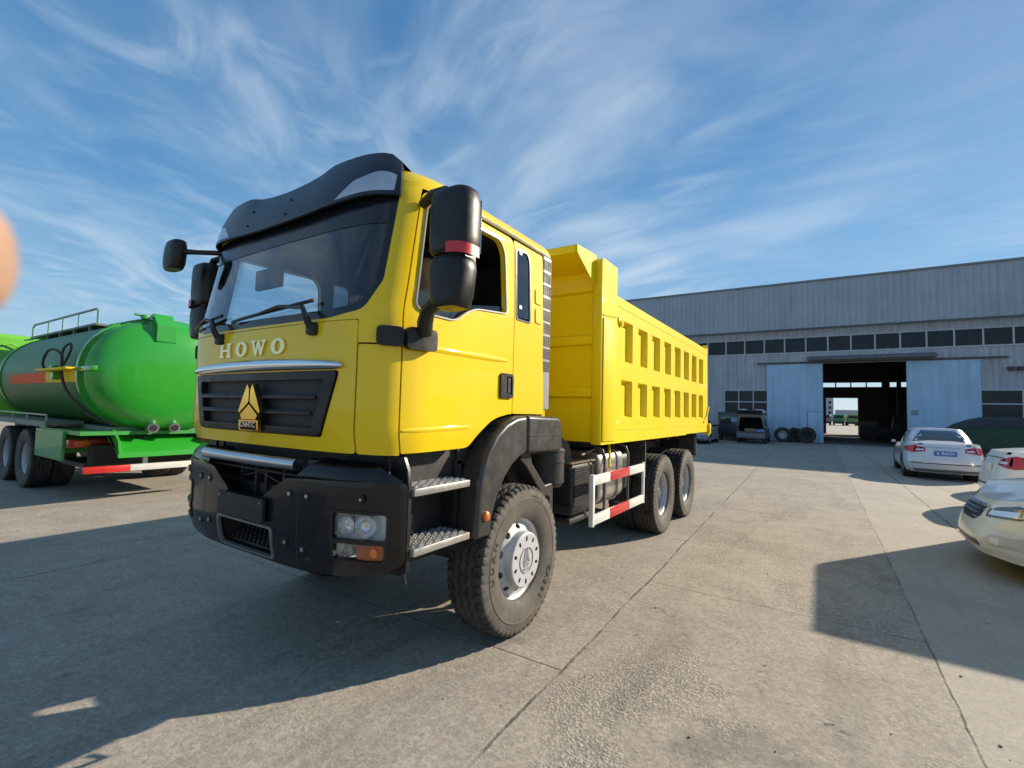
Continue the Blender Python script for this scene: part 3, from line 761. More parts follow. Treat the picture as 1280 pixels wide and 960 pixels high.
# mirror arm foot on both sides, mirrors
for s in(-1,1):
    F=(lambda p:p) if s>0 else mir
    m=MB(); m.panel(S,F(rect(US+.004,uy(-.90),1.975,2.10,.03)),[],step=.04,th=.05,off=.055); m.panel(S,F(rect(ux(1.02),US-.004,1.985,2.095,.03)),[],step=.04,th=.03,off=.03)
    b=m.build('mirror_arm_foot',BLK,TR)
    m=MB(); X=(lambda v:s*v) if s>0 else (lambda v:s*(v-(.03 if v>1.21 else 0)))
    m.tube([(X(1.17),-1.00,2.07),(X(1.20),-1.03,2.13),(X(1.25),-1.06,2.19),(X(1.36),-1.08,2.235),(X(1.40),-1.06,2.32)],[.045,.045,.042,.04,.04],10)
    m.tube([(X(1.10),-.98,2.85),(X(1.2),-1.0,2.88),(X(1.32),-1.03,2.86),(X(1.36),-1.04,2.78)],.03,8)
    m.build('mirror_arm',BLK,TR)
    def house(x0,x1,z0,z1,y0,y1,tb=1.,name='mirror'):
        m=MB(); rows=[]; n=20
        for zz_,k in((0,.80),(.02,.9),(.08,.97),(.25,1),(.75,1),(.92,.96),(.98,.88),(1,.78)):
            z=lerp(z0,z1,zz_); kk=k*(lerp(tb,1,min(1,zz_*2.0)))
            cx=(x0+x1)/2; cy=(y0+y1)/2
            rows.append([(X(cx+(x1-x0)/2*kk*math.copysign(abs(math.cos(a))**.55,math.cos(a))),cy+(y1-y0)/2*k*math.copysign(abs(math.sin(a))**.7,math.sin(a)),z) for a in [2*PI*j/n for j in range(n)]])
        m.quadgrid(rows,True,flip=(s<0)); 
        m.ngon(rows[0][::-1] if s>0 else rows[0]); m.ngon(rows[-1] if s>0 else rows[-1][::-1]); return m
    mb_=house(1.262,1.540,2.475,2.83,-1.13,-.94); mm_=mb_.build('mirror_housing',BLK,TR,ang=50)
    house(1.265,1.53,2.185,2.455,-1.13,-.95,tb=.72).build('wide_angle_mirror_housing',BLK,TR,ang=50)
    m=MB(); m.box(X(1.30),X(1.50),-1.09,-.97,2.44,2.49); m.build('mirror_hinge',BLK,mm_)
    m=MB(); rows=[]
    for z in (2.462,2.520): rows.append([(X(1.39+.150*math.copysign(abs(math.cos(a))**.55,math.cos(a))+.006),-1.035-.106*math.copysign(abs(math.sin(a))**.7,math.sin(a)),z-.010*math.cos(a)) for a in [lerp(-.25,1.5,i/14) for i in range(15)]])
    m.quadgrid(rows,False,flip=(s>0)); m.build('mirror_reflector',RED,mm_)
    m=MB(); m.box(X(1.27),X(1.51),-.943,-.938,2.50,2.80,.01); m.build('mirror_glass',CHR,mm_)
# front mirror on the far side
m=MB(); n=18; rows=[]
for t,k in((0,.72),(.06,.86),(.2,.97),(.5,1.0),(.8,.95),(.95,.85),(1,.7)):
    z=lerp(2.70,2.93,t); rows.append([(-1.27+.03*(t-.5)+.125*k*math.copysign(abs(math.cos(a))**.6,math.cos(a)),-1.33+.06*k*math.sin(a),z) for a in [2*PI*j/n for j in range(n)]])
m.quadgrid(rows,True);m.ngon(rows[0][::-1]);m.ngon(rows[-1]); fm=m.build('front_mirror_housing',BLK,TR,ang=50)
m=MB(); m.tube([(-1.18,-1.32,2.84),(-1.10,-1.25,2.84),(-1.0,-1.10,2.86)],[.025,.02,.022],8); m.build('front_mirror_arm',BLK,fm)
# ------------------------------------------------------------------ bumper
bplan=Plan([(0,-1.345),(.3,-1.342),(.6,-1.325),(.85,-1.285),(1.0,-1.235),(1.09,-1.185),(1.145,-1.12),(1.16,-1.075)])
def SB(u,z):
    x,y=bplan.at(u); k=interp([(.68,-.05),(.78,-.015),(.86,0),(1.2,0),(1.24,-.006)],z); return (x*(1+k*.6),y-k*.9*smooth01((-.9-y)/.4),z)
bx=bplan.ux; BL=bplan.L
def Bo(k):
    def f(u,z):
        e=1e-3; p=Vector(SB(u,z)); du=Vector(SB(u+e,z))-Vector(SB(u-e,z)); n=du.cross(Vector((0,0,1))).normalized(); return tuple(p+n*k)
    return f
half=[(0,1.075),(bx(.19),1.075),(bx(.26),1.12),(bx(.43),1.215),(bx(.60),1.225),(bx(1.14),1.244),(BL,1.22),(BL,.80),(bx(1.11),.745),(bx(.9),.715),(bx(.56),.695),(0,.70)]
outl=half+[(-a,b) for a,b in half[::-1] if a>0]
h1=lambda s:[(s*a,b) for a,b in rect(bx(.82),bx(1.105),.925,1.065,.02)]
h2=lambda s:[(s*a,b) for a,b in rect(bx(.825),bx(1.10),.815,.905,.02)]
slot=rect(-bx(.31),bx(.31),.728,.905,.03)
m=MB(); m.panel(SB,rp([(a,b) for a,b in outl],.02,3),[h1(1),h1(-1),h2(1),h2(-1),slot],step=.05,th=.03)
bu=m.build('bumper',BPT,TR)
for s in(-1,1):
    m=MB()
    def ST(u,t): 
        a=Vector(Bo(-.002)(u,1.24)); b_=Vector(Bo(-.085)(u,1.335)); q=a.lerp(b_,t); return tuple(q+Vector((0,-.018*math.sin(t*PI),.012*math.sin(t*PI))))
    P=[(s*a,b) for a,b in rp([(bx(.52),0),(bx(1.155),0),(bx(1.02),.93),(bx(.98),1),(bx(.66),1)],.02)]
    m.panel(ST,P,[],step=(.05,.15),th=.02)
    m.build('bumper_shoulder',BPT,bu)
    # joint strip between centre and corner piece
    m=MB(); m.panel(SB,[(s*a,b) for a,b in rect(bx(.545),bx(.549),.70,1.222,.001)],[],step=.05,th=.001,off=.0012); m.build('bumper_seam',mat('seam_grey',(.05,.05,.055),.3),bu)
    m=MB()
    for x,z in((.47,1.13),(.62,1.13),(.45,.85),(.60,.83)):
        p=Vector(Bo(.001)(s*bx(x),z)); q=Vector(Bo(.004)(s*bx(x),z)); m.cyl(p,q,.024,seg=16); m.cyl(q,q+(q-p)*2,.012,seg=6,mi=1)
    m.build('bumper_bolt',[mat('recess_black',(.006,.006,.006),.6),ALU],bu)
    m=MB(); p=Vector(Bo(.001)(s*bx(.985),1.145)); m.cyl(p,p+Vector((0,-.006,0)),.026,seg=14); m.cyl(p+Vector((0,-.006,0)),p+Vector((0,-.012,0)),.009,seg=10,mi=1); m.build('washer_nozzle',[mat('recess_black',(.006,.006,.006),.6),ALU],bu)
    # headlamps
    m=MB()
    for hh,z0,z1 in((h1,.925,1.065),(h2,.815,.905)): 
        P=hh(s); m.panel(SB,P,[],step=.05,th=.0,off=-.075); 
        lo=[Bo(-.015)(a,b) for a,b in P]; li=[Bo(-.075)(a,b) for a,b in P]; m.quadgrid([lo,li],True,flip=(s>0))
    hl=m.build('headlamp',mat('lamp_housing',(.82,.82,.80),.3,coat=.5),TR)
    m=MB()
    for x,rr in((.885,.050),(1.0,.060)):
        c0=Vector(Bo(-.072)(s*bx(x),.995)); fr=Vector(Bo(-.015)(s*bx(x),.995)); ax_=(fr-c0).normalized(); up=Vector((0,0,1)); sd=ax_.cross(up).normalized()
        M=Matrix(((ax_.x,sd.x,up.x,c0.x),(ax_.y,sd.y,up.y,c0.y),(ax_.z,sd.z,up.z,c0.z),(0,0,0,1)))
        m.lathe([(.004,.03),(.014,.03),(.014,.012),(.03,.014),(rr*.8,.03),(rr,.052),(rr+.003,.05),(rr+.003,0)],M,22)
    m.build('headlamp_reflector',LAMP,hl)
    m=MB(); c0=Vector(Bo(-.05)(s*bx(.90),.86)); m.cyl(c0+Vector((0,.02,0)),c0+Vector((0,-.015,0)),.036,.04,18)
    m.build('fog_lamp_reflector',LAMP,hl)
    m=MB(); m.panel(SB,h1(s),[],step=.05,th=.0,off=-.012); m.panel(SB,[(s*a,b) for a,b in rect(bx(.825),bx(.965),.815,.905,.012)],[],step=.05,th=0,off=-.012); m.build('headlamp_lens',LENS,hl)
    m=MB(); m.panel(SB,[(s*a,b) for a,b in rect(bx(.968),bx(1.10),.817,.903,.012)],[],step=.05,th=.03,off=-.008); m.build('turn_signal',mat('dark_amber_lens',(.30,.07,.02),.15,coat=.8),bu)
    m=MB(); m.panel(SB,[(s*a,b) for a,b in circ(bx(1.055),.862,.02,.026,14)],[],step=.03,th=.006,off=-.002); m.build('turn_bulb',AMB,bu)
    m=MB()
    for hh in(h1,h2):
        P=hh(s); cx=sum(a for a,b in P)/len(P); cz=sum(b for a,b in P)/len(P)
        m.panel(SB,[(cx+(a-cx)*1.10,cz+(b-cz)*1.22) for a,b in P],[P],step=.04,th=.012,off=.007)
    m.build('headlamp_bezel',BLK,hl)
# number plate blank, step slot
m=MB(); m.panel(SB,rect(-bx(.265),bx(.265),.935,1.075,.012),[],step=.06,th=.02,off=.035); pl=m.build('plate_holder',mat('plate_black',(.014,.014,.012),.5),TR)
m=MB()
for x in(-.24,.24):
    p=Vector(Bo(.036)(bx(x),1.05)); m.cyl(p,p+Vector((0,-.004,0)),.007,seg=8)
m.build('plate_screw',ALU,pl)
m=MB(); P=slot; m.panel(SB,[(a*1.05,.8165+(b-.8165)*1.12) for a,b in P],[[(a*.985,.8165+(b-.8165)*.96) for a,b in P]],step=.04,th=.02,off=.008); m.build('step_frame',mat('step_frame_grey',(.22,.22,.22),.35,metal=.5),bu)
m=MB()
for k in range(5): m.tube([(-.30,-1.27+.035*k,.745+.012*k),(.30,-1.27+.035*k,.745+.012*k)],.008,6)
for k in range(12):
    for j in range(4): m.cyl((-.28+k*.051,-1.255+.035*j,.748+.012*j),(-.28+k*.051,-1.255+.035*j,.765+.012*j),.010,seg=6)
m.box(-.33,.33,-1.14,-1.12,.72,.93); m.box(-.335,-.325,-1.31,-1.12,.72,.92); m.box(.325,.335,-1.31,-1.12,.72,.92); m.box(-.31,.31,-1.30,-1.10,.715,.73); m.tube([(-.3,-1.2,.86),(.3,-1.2,.86)],.01); m.build('front_step',CHS,bu)
# cross bar over the bumper, black structure behind
m=MB(); rows=[]
for i in range(17):
    x=lerp(-.62,.50,i/16); y0=bplan.at(bx(x) if x>0 else -bx(-x))[1]+.02
    rows.append([(x,y0-.035*math.cos(a),1.295+.038*math.sin(a)) for a in [2*PI*j/14 for j in range(14)]])
m.quadgrid(rows,True,flip=True); m.ngon(rows[0]); m.ngon(rows[-1][::-1]); m.build('chrome_step_bar',mat('dull_chrome',(.5,.52,.55),.16,metal=1),TR)
m=MB(); m.box(-.98,.98,-1.05,-.9,1.02,1.385); m.box(-1.0,1.0,-1.2,-1.14,1.05,1.12); m.box(.50,.66,-1.26,-1.12,1.24,1.33,.02); m.box(-.70,-.58,-1.26,-1.12,1.24,1.33,.02)
for x in(-.3,-.12,.0,.2): m.box(x,x+.025,-1.22,-1.1,1.03,1.28)
m.tube([(-.6,-1.24,1.215),(.45,-1.24,1.215)],.009); m.tube([(-.3,-1.2,1.15),(-.05,-1.22,1.2),(.2,-1.2,1.13)],.008)
m.build('front_crossmember',CHS,TR)
m=MB(); m.box(-1.0,1.0,-.95,-.2,1.1,1.40); m.box(-.42,.42,-.9,.4,.62,1.15,.04); m.box(-.55,.55,.06,.20,.42,.60,.03); m.cyl((-1.0,.13,.545),(1.0,.13,.545),.08); m.build('engine_block',CHS,TR)
m=MB(); m.box(-.55,.55,-1.12,-.95,.80,1.02); m.tube([(1.06,-.98,.72),(1.06,-.98,.66),(1.04,-.95,.63),(1.0,-.93,.66)],.012); m.build('tow_bracket',CHS,TR)
# step well, steps
for s in(-1,1):
    m=MB(); X=lambda v:s*v
    m.box(X(.88),X(.95),-1.06,-.45,.70,1.40); 
    m.prism([(X(1.10),1.37),(X(1.135),1.30),(X(1.15),1.2),(X(1.15),.74),(X(1.10),.71),(X(1.0),.71),(X(1.0),1.37)],'y',-1.06,-1.03)
    sw=m.build('step_well',BLK,TR,bevel=.006)
    for z,y0,y1,xo in((1.195,-1.03,-.53,1.17),(.865,-1.03,-.53,1.18)):
        m=MB(); m.box(X(.93),X(xo),y0,y1,z-.045,z,.008)
        st=m.build('step',mat('worn_aluminium',(.48,.46,.43),.35,metal=.7,dust=.2),TR)
        m=MB()
        for a in range(13):
            for b_ in range(5):
                cx=.955+b_*.045+(.02 if a%2 else 0); cy=y0+.03+a*.036
                if cx<xo-.02: m.lathe([(.016,0),(.015,.007),(.010,.009),(.009,.002)],Matrix.Translation((X(cx),cy,z))@Matrix.Rotation(-PI/2,4,'Y'),8)
        m.build('step_tread',ALU,st)
    # fender
    arch=[(-.50,.80),(-.475,1.13),(-.45,1.25),(-.385,1.37),(-.29,1.48),(-.17,1.555),(-.03,1.60),(.12,1.612),(.12,1.325),(.03,1.305),(-.08,1.25),(-.17,1.17),(-.25,1.06),(-.31,.93),(-.335,.80)]
    m=MB(); m.prism(arch,'x',X(1.02),X(1.205)); m.build('front_fender',FEN,TR,bevel=.035,seg=4)
    m=MB(); m.prism([(.124,1.612),(.62,1.60),(.675,1.56),(.70,1.33),(.66,1.31),(.124,1.325)],'x',X(1.02),X(1.205)); rf=m.build('rear_fender',FEN,TR,bevel=.03,seg=4)
    m=MB(); m.box(X(1.203),X(1.209),.14,.69,1.452,1.46); m.build('fender_rib',FEN,rf)
    m=MB(); m.box(X(.80),X(1.03),-.50,.70,1.28,1.58); m.box(X(.8),X(1.03),-.52,-.45,.72,1.3); m.build('wheel_housing',CHS,TR)
    m=MB(); fl=[(.18,1.36),(.30,1.30),(.32,1.23),(.54,1.03),(.60,1.035),(.66,1.035),(.68,1.0),(.695,.45),(.665,.36),(.62,.36),(.615,.92),(.56,.94),(.50,.95),(.24,1.20),(.14,1.27)]
    m.prism(fl,'x',X(.86),X(1.13)); mf=m.build('mudguard',FEN,TR,bevel=.012)
    m=MB(); m.box(X(.84),X(1.12),.615,.632,.30,.62); m.build('mudflap',RUB,mf)
    m=MB(); m.lathe([(.001,.03),(.018,.028),(.03,.02),(.034,.0)],Matrix.Translation((X(1.20),-.40,.945)) if s>0 else Matrix.Translation((X(1.20),-.40,.945))@Matrix.Rotation(PI,4,'Z'),14); m.build('side_marker',AMB,TR)
# ------------------------------------------------------------------ wheels
RT=.545
def tyre_mesh(nth=300,tread=True):
    m=MB(); W2=.138
    prof=[]   # (h,r,kind)
    side=[(-.105,.292),(-.125,.30),(-.142,.33),(-.153,.39),(-.156,.44),(-.1585,.443),(-.1585,.449),(-.155,.452),(-.153,.490),(-.150,.5125),(-.147,.527)]
    tr=[-W2+2*W2*i/40 for i in range(41)]
    pr=[(h,r,0) for h,r in side]+[(h,RT-.006*(abs(h)/W2)**4-(.006 if abs(h)>W2-.004 else 0),1) for h in tr]+[(-h,r,0) for h,r in side[::-1]]
    rows=[]
    for j in range(nth):
        a=2*PI*j/nth; row=[]
        for h,r,k in pr:
            if k and tread:
                ph=a*36; zg=.006*(1 if (ph/PI)%2<1 else -1)*min(1,abs(math.sin(ph))*3)
                d=0
                for g0 in(-.088,-.030,.030,.088):
                    if abs(h-g0-zg)<.0085: d=.016
                blk=(a*36/(2*PI)+(.5 if abs(h)>.06 else 0))%1
                if abs(h)>.098: 
                    if ((a*54/(2*PI)))%1<.24: d=.015
                elif blk<.10: d=.005
                r=r-d
            elif not k and tread and r>.5 and ((a*54/(2*PI)))%1<.24: r-=.004; h=h*.955
            row.append((h,r*math.cos(a),r*math.sin(a)))
        rows.append(row)
    rows.append(rows[0]); b=m.quadgrid(rows,False,flip=False)
    nc=len(pr)-1
    for i in range(len(m.m)):
        j=i%nc; m.m[i]=1 if (j<9 or j>=nc-9) else 0
    return m
def arc_text(m,txt,r,a0,size,h,mi=0,bold=.002,gap=1.0):
    # letters standing radially on a +X facing sidewall; a measured from up, clockwise as seen from +X side looking toward -X
    n=len(txt)
    for i,ch in enumerate(txt):
        if ch==' ': continue
        a=a0+(i-(n-1)/2)*size*.95*gap/r
        # seen from +X: right-hand = +Y ; clockwise angle a from up: dir=(y=sin a, z=cos a)
        o=(h,r*math.sin(a),r*math.cos(a)); xa=(0,math.cos(a),-math.sin(a)); ya=(0,math.sin(a),math.cos(a))
        text_mesh(m,ch,size,frame(o,xa,ya),.0025,mi,bold=bold)
TY=tyre_mesh()
R5=math.radians
def make_wheel(kind,name,loc,s,letters=True):
    wr=bpy.data.objects.new(name,None); COL.objects.link(wr); wr.parent=TR; wr.location=loc; wr.rotation_euler=(0,0,0 if s>0 else PI)
    return wr
t0=None
def tyre_obj(parent,off=0):
    global t0
    if t0 is None:
        t0=TY.build('tyre',[RUB,RUBS],parent,ang=28); o=t0
    else:
        o=t0.copy(); COL.objects.link(o); o.parent=parent
    o.location=(off,0,0); return o
# front rim: convex with hub cover
def front_rim():
    m=MB(); m.lathe([(.292,-.10),(.300,-.125),(.308,-.118),(.285,-.09),(.268,-.04),(.268,.05),(.275,.085),(.292,.10),(.302,.124),(.311,.128),(.308,.118),(.290,.095)],None,48)
    disc(m,[(.19,.112),(.215,.105),(.25,.078),(.276,.070)],.185,.274,[(2*PI*(k+.5)/10,.235,.028,.018) for k in range(10)],.012)
    return m
def disc_panel(m,f,r0,r1,ho,th,st=(.12,.03),flip=True,mi=0): m.panel(f,[(0,r0),(2*PI,r0),(2*PI,r1),(0,r1)],ho,step=st,th=th,flip=flip,mi=mi)
fr=front_rim()
hubm=MB(); 
disc(hubm,[(0,.172),(.2,.172)],0,.190,[(2*PI*(k+.5)/10,.155,.014,.021) for k in range(10)],.008)
hubm.lathe([(.190,.1722),(.197,.169),(.202,.160),(.204,.05)],None,64)
em2=MB()
def embl(m,sc_,h):
    tri=[(-.095,-.005),(-.082,-.018),(-.012,.055),(-.006,.16),(-.022,.20),(-.035,.17)]
    for P in (tri,[(-a,b) for a,b in tri],[(-.075,-.035),(0,.045),(.075,-.035),(.062,-.07),(-.062,-.07)],[(-.085,-.085),(.085,-.085),(.085,-.12),(-.085,-.12)]):
        m.prism([(a*sc_,b*sc_-.012) for a,b in P],'x',h,h+.004)
    n=40
    R_=[[(hz,r*math.cos(2*PI*k/n),r*math.sin(2*PI*k/n)) for k in range(n)] for r,hz in((.088,h-.001),(.088,h+.004),(.094,h+.004),(.094,h-.004))]
    m.quadgrid(R_,True)
embl(em2,.5,.173)
hubback=MB(); hubback.lathe([(.001,.10),(.17,.10),(.175,.02),(.175,-.05)],None,24); hubback.lathe([(.27,-.06),(.01,-.07)],None,24)
tt=MB(); arc_text(tt,'UDAN',.415,R5(-82),.072,.1545,gap=1.15); arc_text(tt,'12R22.5',.455,R5(22),.038,.1530,gap=.75); arc_text(tt,'CA201',.41,R5(128),.060,.1555,gap=1.0); 
# rear rim: deep dish
rr_=MB(); rr_.lathe([(.292,-.10),(.308,-.12),(.285,-.09),(.268,-.04),(.262,.05),(.275,.085),(.292,.10),(.302,.122),(.309,.125),(.306,.118),(.290,.095)],None,48)
disc(rr_,[(.08,-.055),(.14,-.055),(.165,-.05),(.20,-.085),(.25,-.10),(.275,-.09)],.08,.270,[(2*PI*(k+.5)/10,.225,.030,.018) for k in range(10)],.012)
nuts=MB()
for k in range(10):
    a=2*PI*k/10; y0,z0=.15*math.cos(a),.15*math.sin(a); nuts.cyl((-.06,y0,z0),(-.02,y0,z0),.017,seg=6)
nuts.cyl((-.08,0,0),(.06,0,0),.095,.088,20); nuts.cyl((.06,0,0),(.075,0,0),.07,.06,20)
proto={}
def part_(key,builder,name,mats,parent,**k):
    if key in proto: o=proto[key].copy(); COL.objects.link(o); o.parent=parent
    else: o=builder.build(name,mats,parent,**k); proto[key]=o
    return o
for s in(1,-1):
    wv=make_wheel('f','wheel',(s*1.045,.115,RT-.006),s)
    tyre_obj(wv).rotation_euler=(0.3,0,0)
    part_('fr',fr,'rim',RIM,wv); part_('hub',hubm,'hub_cover',RIM,wv); part_('em2',em2,'hub_emblem',mat('rim_emblem',(.33,.33,.34),.4,metal=.3),wv); part_('hb',hubback,'brake_drum',CHS,wv); part_('tt',tt,'tyre_lettering',RUBD,wv)
    for y in(3.825,5.175):
        for xo in(1.075,.745):
            wv=make_wheel('r','wheel',(s*xo,y,RT-.004),s)
            tyre_obj(wv)
            if xo>1: part_('rr',rr_,'rim',RIM,wv); part_('nuts',nuts,'hub',mat('hub_grey',(.13,.13,.13),.45,metal=.3,dust=.2),wv)
            else: part_('hb',hubback,'brake_drum',CHS,wv)
# ------------------------------------------------------------------ chassis
m=MB()
for s in(-1,1): m.box(s*.36,s*.43,-.8,6.45,.80,1.08); m.box(s*.37,s*.45,1.3,6.4,1.085,1.31)
for y in(1.2,2.4,3.2,4.5,5.8,6.4): m.box(-.36,.36,y-.04,y+.04,.85,1.05)
m.box(-1.1,1.1,6.38,6.44,.9,1.3); m.box(-.5,.5,3.7,3.95,.42,.68,.05); m.box(-.5,.5,5.05,5.3,.42,.68,.05)
m.cyl((-.9,3.825,.545),(.9,3.825,.545),.09); m.cyl((-.9,5.175,.545),(.9,5.175,.545),.09); m.cyl((0,.6,.7),(0,3.7,.58),.06)
for s in(-1,1):
    for k in range(6): m.box(s*.45,s*.53,3.7+.08*k,5.3-.08*k,.86-.03*k,.885-.03*k)
m.box(-.55,.55,.75,1.05,1.1,1.5,.03)
m.build('chassis_frame',CHS,TR,bevel=.006)
m=MB(); m.box(.88,1.16,6.0,6.02,.95,1.30); m.box(-1.16,-.88,6.0,6.02,.95,1.30); m.box(.6,1.2,3.0,3.03,.85,1.3); m.build('rear_mudflap',RUB,TR)
# fuel tank
def tanky(m,x0,x1,y0,y1,z0,z1,r,mi=0):
    m.prism(rp([(x0,z0),(x1,z0),(x1,z1),(x0,z1)],r,8),'y',y0,y1,mi)
m=MB(); tanky(m,.50,1.12,1.72,2.42,.68,1.24,.13); ft=m.build('fuel_tank',mat('bare_aluminium',(.58,.56,.52),.28,metal=.85,dust=.15),TR,bevel=.02,seg=3)
m=MB()
for y0 in(1.86,2.22): 
    P=rp([(.49,.67),(1.13,.67),(1.13,1.25),(.49,1.25)],.14,8); m.tube([(a,y0,b) for a,b in P],.012,6,closed=True)
m.build('tank_strap',ALU,ft)
m=MB(); tanky(m,.55,1.08,2.46,2.72,.72,1.18,.1); m.build('air_tank',CHS,TR,bevel=.01)
# battery / filter box with cooling fins
m=MB(); m.box(.62,1.10,1.12,1.62,.66,1.15,.04); m.box(.70,1.08,1.12,1.60,.58,.64,.02)
for k in range(16): m.box(1.09,1.112,1.15,1.60,.76+k*.023,.772+k*.023)
for k in range(16): m.box(.70,1.08,1.105,1.125,.76+k*.023,.772+k*.023)
m.build('silencer_box',CHS,TR,ang=40)
m=MB(); m.box(.66,1.10,1.10,1.66,1.15,1.165,.005); m.build('silencer_heat_shield',mat('rusty_top',(.16,.10,.06),.7,dust=.5),TR)
m=MB(); m.tube([(.98,1.20,1.16),(.98,1.20,1.24),(.97,1.18,1.31),(.94,1.08,1.37),(.85,1.0,1.38)],[.055,.058,.062,.062,.06],14); m.tube([(.98,1.20,1.165),(.98,1.20,1.19)],.066,14); m.build('exhaust_elbow',mat('dark_cast_metal',(.07,.065,.06),.55,metal=.4,dust=.3),TR)
m=MB(); m.cyl((.98,.80,1.02),(.98,.80,1.30),.17,seg=24); m.cyl((.98,.80,1.30),(.98,.80,1.325),.18,.15,24); m.cyl((.98,.80,.98),(.98,.80,1.02),.14,.17,24)
m.cyl((.98,.80,1.20),(.98,.80,1.215),.176,seg=24); m.build('air_filter',CHS,TR,ang=40)
m=MB()
for y0 in(1.66,2.36): m.tube([(1.05,y0,.62),(1.18,y0,.62),(1.20,y0,.68),(1.20,y0,1.20),(1.17,y0,1.27),(1.08,y0,1.30),(.6,y0,1.30)],.014,8)
m.tube([(1.15,1.2,1.24),(1.1,1.6,1.27),(.9,2.0,1.29)],.012); m.build('guard_bracket',mat('grey_tube',(.12,.12,.12),.4,metal=.5),TR)
# side guards red/white
for s in(-1,1):
    X=lambda v:s*v
    m=MB(); m.box(X(1.21),X(1.255),1.25,1.295,.565,1.055,.004); m.box(X(1.22),X(1.25),2.79,2.83,.565,1.06,.004)
    sg=m.build('side_guard',WHT,TR)
    for z0 in(.95,.575):
        for y0,y1,mm_ in((1.297,1.70,WHT),(1.70,2.29,RED),(2.29,2.79,WHT)):
            m=MB(); m.box(X(1.222),X(1.25),y0,y1,z0,z0+.095,.003); m.box(X(1.249),X(1.2525),y0,y1,z0+.055,z0+.062); m.build('guard_rail',mm_,sg)
# ------------------------------------------------------------------ tipper bed
Y0,Y1=1.43,6.66; XB=1.25
m=MB()
for s in(-1,1):
    fn=(lambda u,v:(XB,u,v)) if s>0 else (lambda u,v:(-XB,-u,v))
    holes=[]
    for k in range(8):
        a=1.98+.556*k - (.0 if k else 0); b_=a+.36
        a=1.975+k*.5575; b_=a+.36
        holes.append([(a,1.60),(b_,1.60),(b_,2.01),(a,2.01)]); holes.append([(a,2.215),(b_,2.215),(b_,2.665),(a,2.665)])
    P=[(1.43,1.33),(4.9,1.33),(5.0,1.345),(6.66,1.345),(6.62,2.90),(1.82,2.90),(1.82,3.20),(1.43,3.20)]
    if s<0: P=[(-a,b) for a,b in P]; holes=[[(-a,b) for a,b in h] for h in holes]
    # build with tapered recess sides: face at XB, sides slope inwards
    V,T,loops=cdt(P,holes,.5)
    b0=len(m.v); m.v+=[fn(u,v) for u,v in V]
    for t in T: m.f.append(tuple(b0+i for i in t)); m.m.append(0)
    for h in holes:
        cy=sum(p[0] for p in h)/4; cz=sum(p[1] for p in h)/4; h=h if True else h
        o=[fn(*p) for p in h]; ins=[(cy+(p[0]-cy)*.80,cz+(p[1]-cz)*.90) for p in h]; i_=[ (fn(*p)[0]-s*.06,fn(*p)[1],fn(*p)[2]) for p in ins]
        ar=sum(h[i][0]*h[(i+1)%4][1]-h[(i+1)%4][0]*h[i][1] for i in range(4))
        m.quadgrid([o,i_],True,flip=(ar>0)); m.ngon(i_ if ar>0 else i_[::-1])
    PI_=[(a,b) for a,b in P]
    # outer rim return inward
    oo=[fn(*p) for p in P]; ii=[(q[0]-s*.10,q[1],q[2]) for q in oo]
    ar=sum(P[i][0]*P[(i+1)%len(P)][1]-P[(i+1)%len(P)][0]*P[i][1] for i in range(len(P)))
    m.quadgrid([oo,ii],True,flip=(ar<0)); m.ngon(ii[::-1] if ar>0 else ii)
sb=m.build('bed_side',BEDY,TR,ang=20,bevel=.008)
m=MB()
for s in(1,-1): m.box(s*1.252,s*1.262,1.44,1.80,1.36,2.60,.004); m.prism([(1.44,2.62),(1.815,2.66),(1.815,2.675),(1.44,2.635)],'x',s*1.252,s*1.258)
m.box(1.252,1.262,1.85,1.93,2.60,2.68,.003); m.cyl((1.252,1.93,2.62),(1.275,1.93,2.62),.035,seg=12); m.cyl((1.27,1.93,2.62),(1.28,1.93,2.62),.015,seg=12,mi=0)
m.build('bed_post_plate',BEDY,TR,bevel=.003)
m=MB()
for s in(1,-1):
    for z0 in(1.475,2.80): m.tube([(s*1.2515,1.84+.24*k,z0+.001*math.sin(k*5)) for k in range(21)],.0045,5)
m.build('weld_bead',BEDY,TR)
m=MB(); m.box(-1.15,1.15,1.44,1.52,1.35,3.16); 
m.prism([(1.425,2.86),(1.40,2.875),(1.40,3.06),(1.44,3.10),(1.44,2.86)],'x',-1.15,1.15)
for z0 in(2.32,1.79): m.prism([(1.44,z0),(1.405,z0+.015),(1.405,z0+.10),(1.44,z0+.115)],'x',-1.15,1.15)
for s in(-1,1): m.box(s*1.15,s*1.249,1.405,1.46,1.33,3.19,.006)
m.build('bed_front_wall',BEDY,TR,bevel=.006)
m=MB(); m.prism([(1.45,3.05),(.97,3.14),(.965,3.21),(.98,3.215),(1.45,3.24)],'x',-1.16,1.16); m.prism([(1.43,3.24),(1.43,2.90),(.98,3.14),(.975,3.215)],'x',1.16,1.175);m.prism([(1.43,3.24),(1.43,2.90),(.98,3.14),(.975,3.215)],'x',-1.175,-1.16); m.build('bed_canopy',BEDY,TR,bevel=.005)
m=MB(); m.box(-1.2,1.2,6.60,6.66,1.36,2.88,.01); m.build('tailgate',BEDY,TR,bevel=.004)
m=MB(); m.box(-1.15,1.15,1.5,6.6,1.32,1.36)
for y in [1.8+.6*k for k in range(8)]: m.box(-1.0,1.0,y,y+.08,1.24,1.32)
m.build('bed_floor',CHS,TR,bevel=.004)
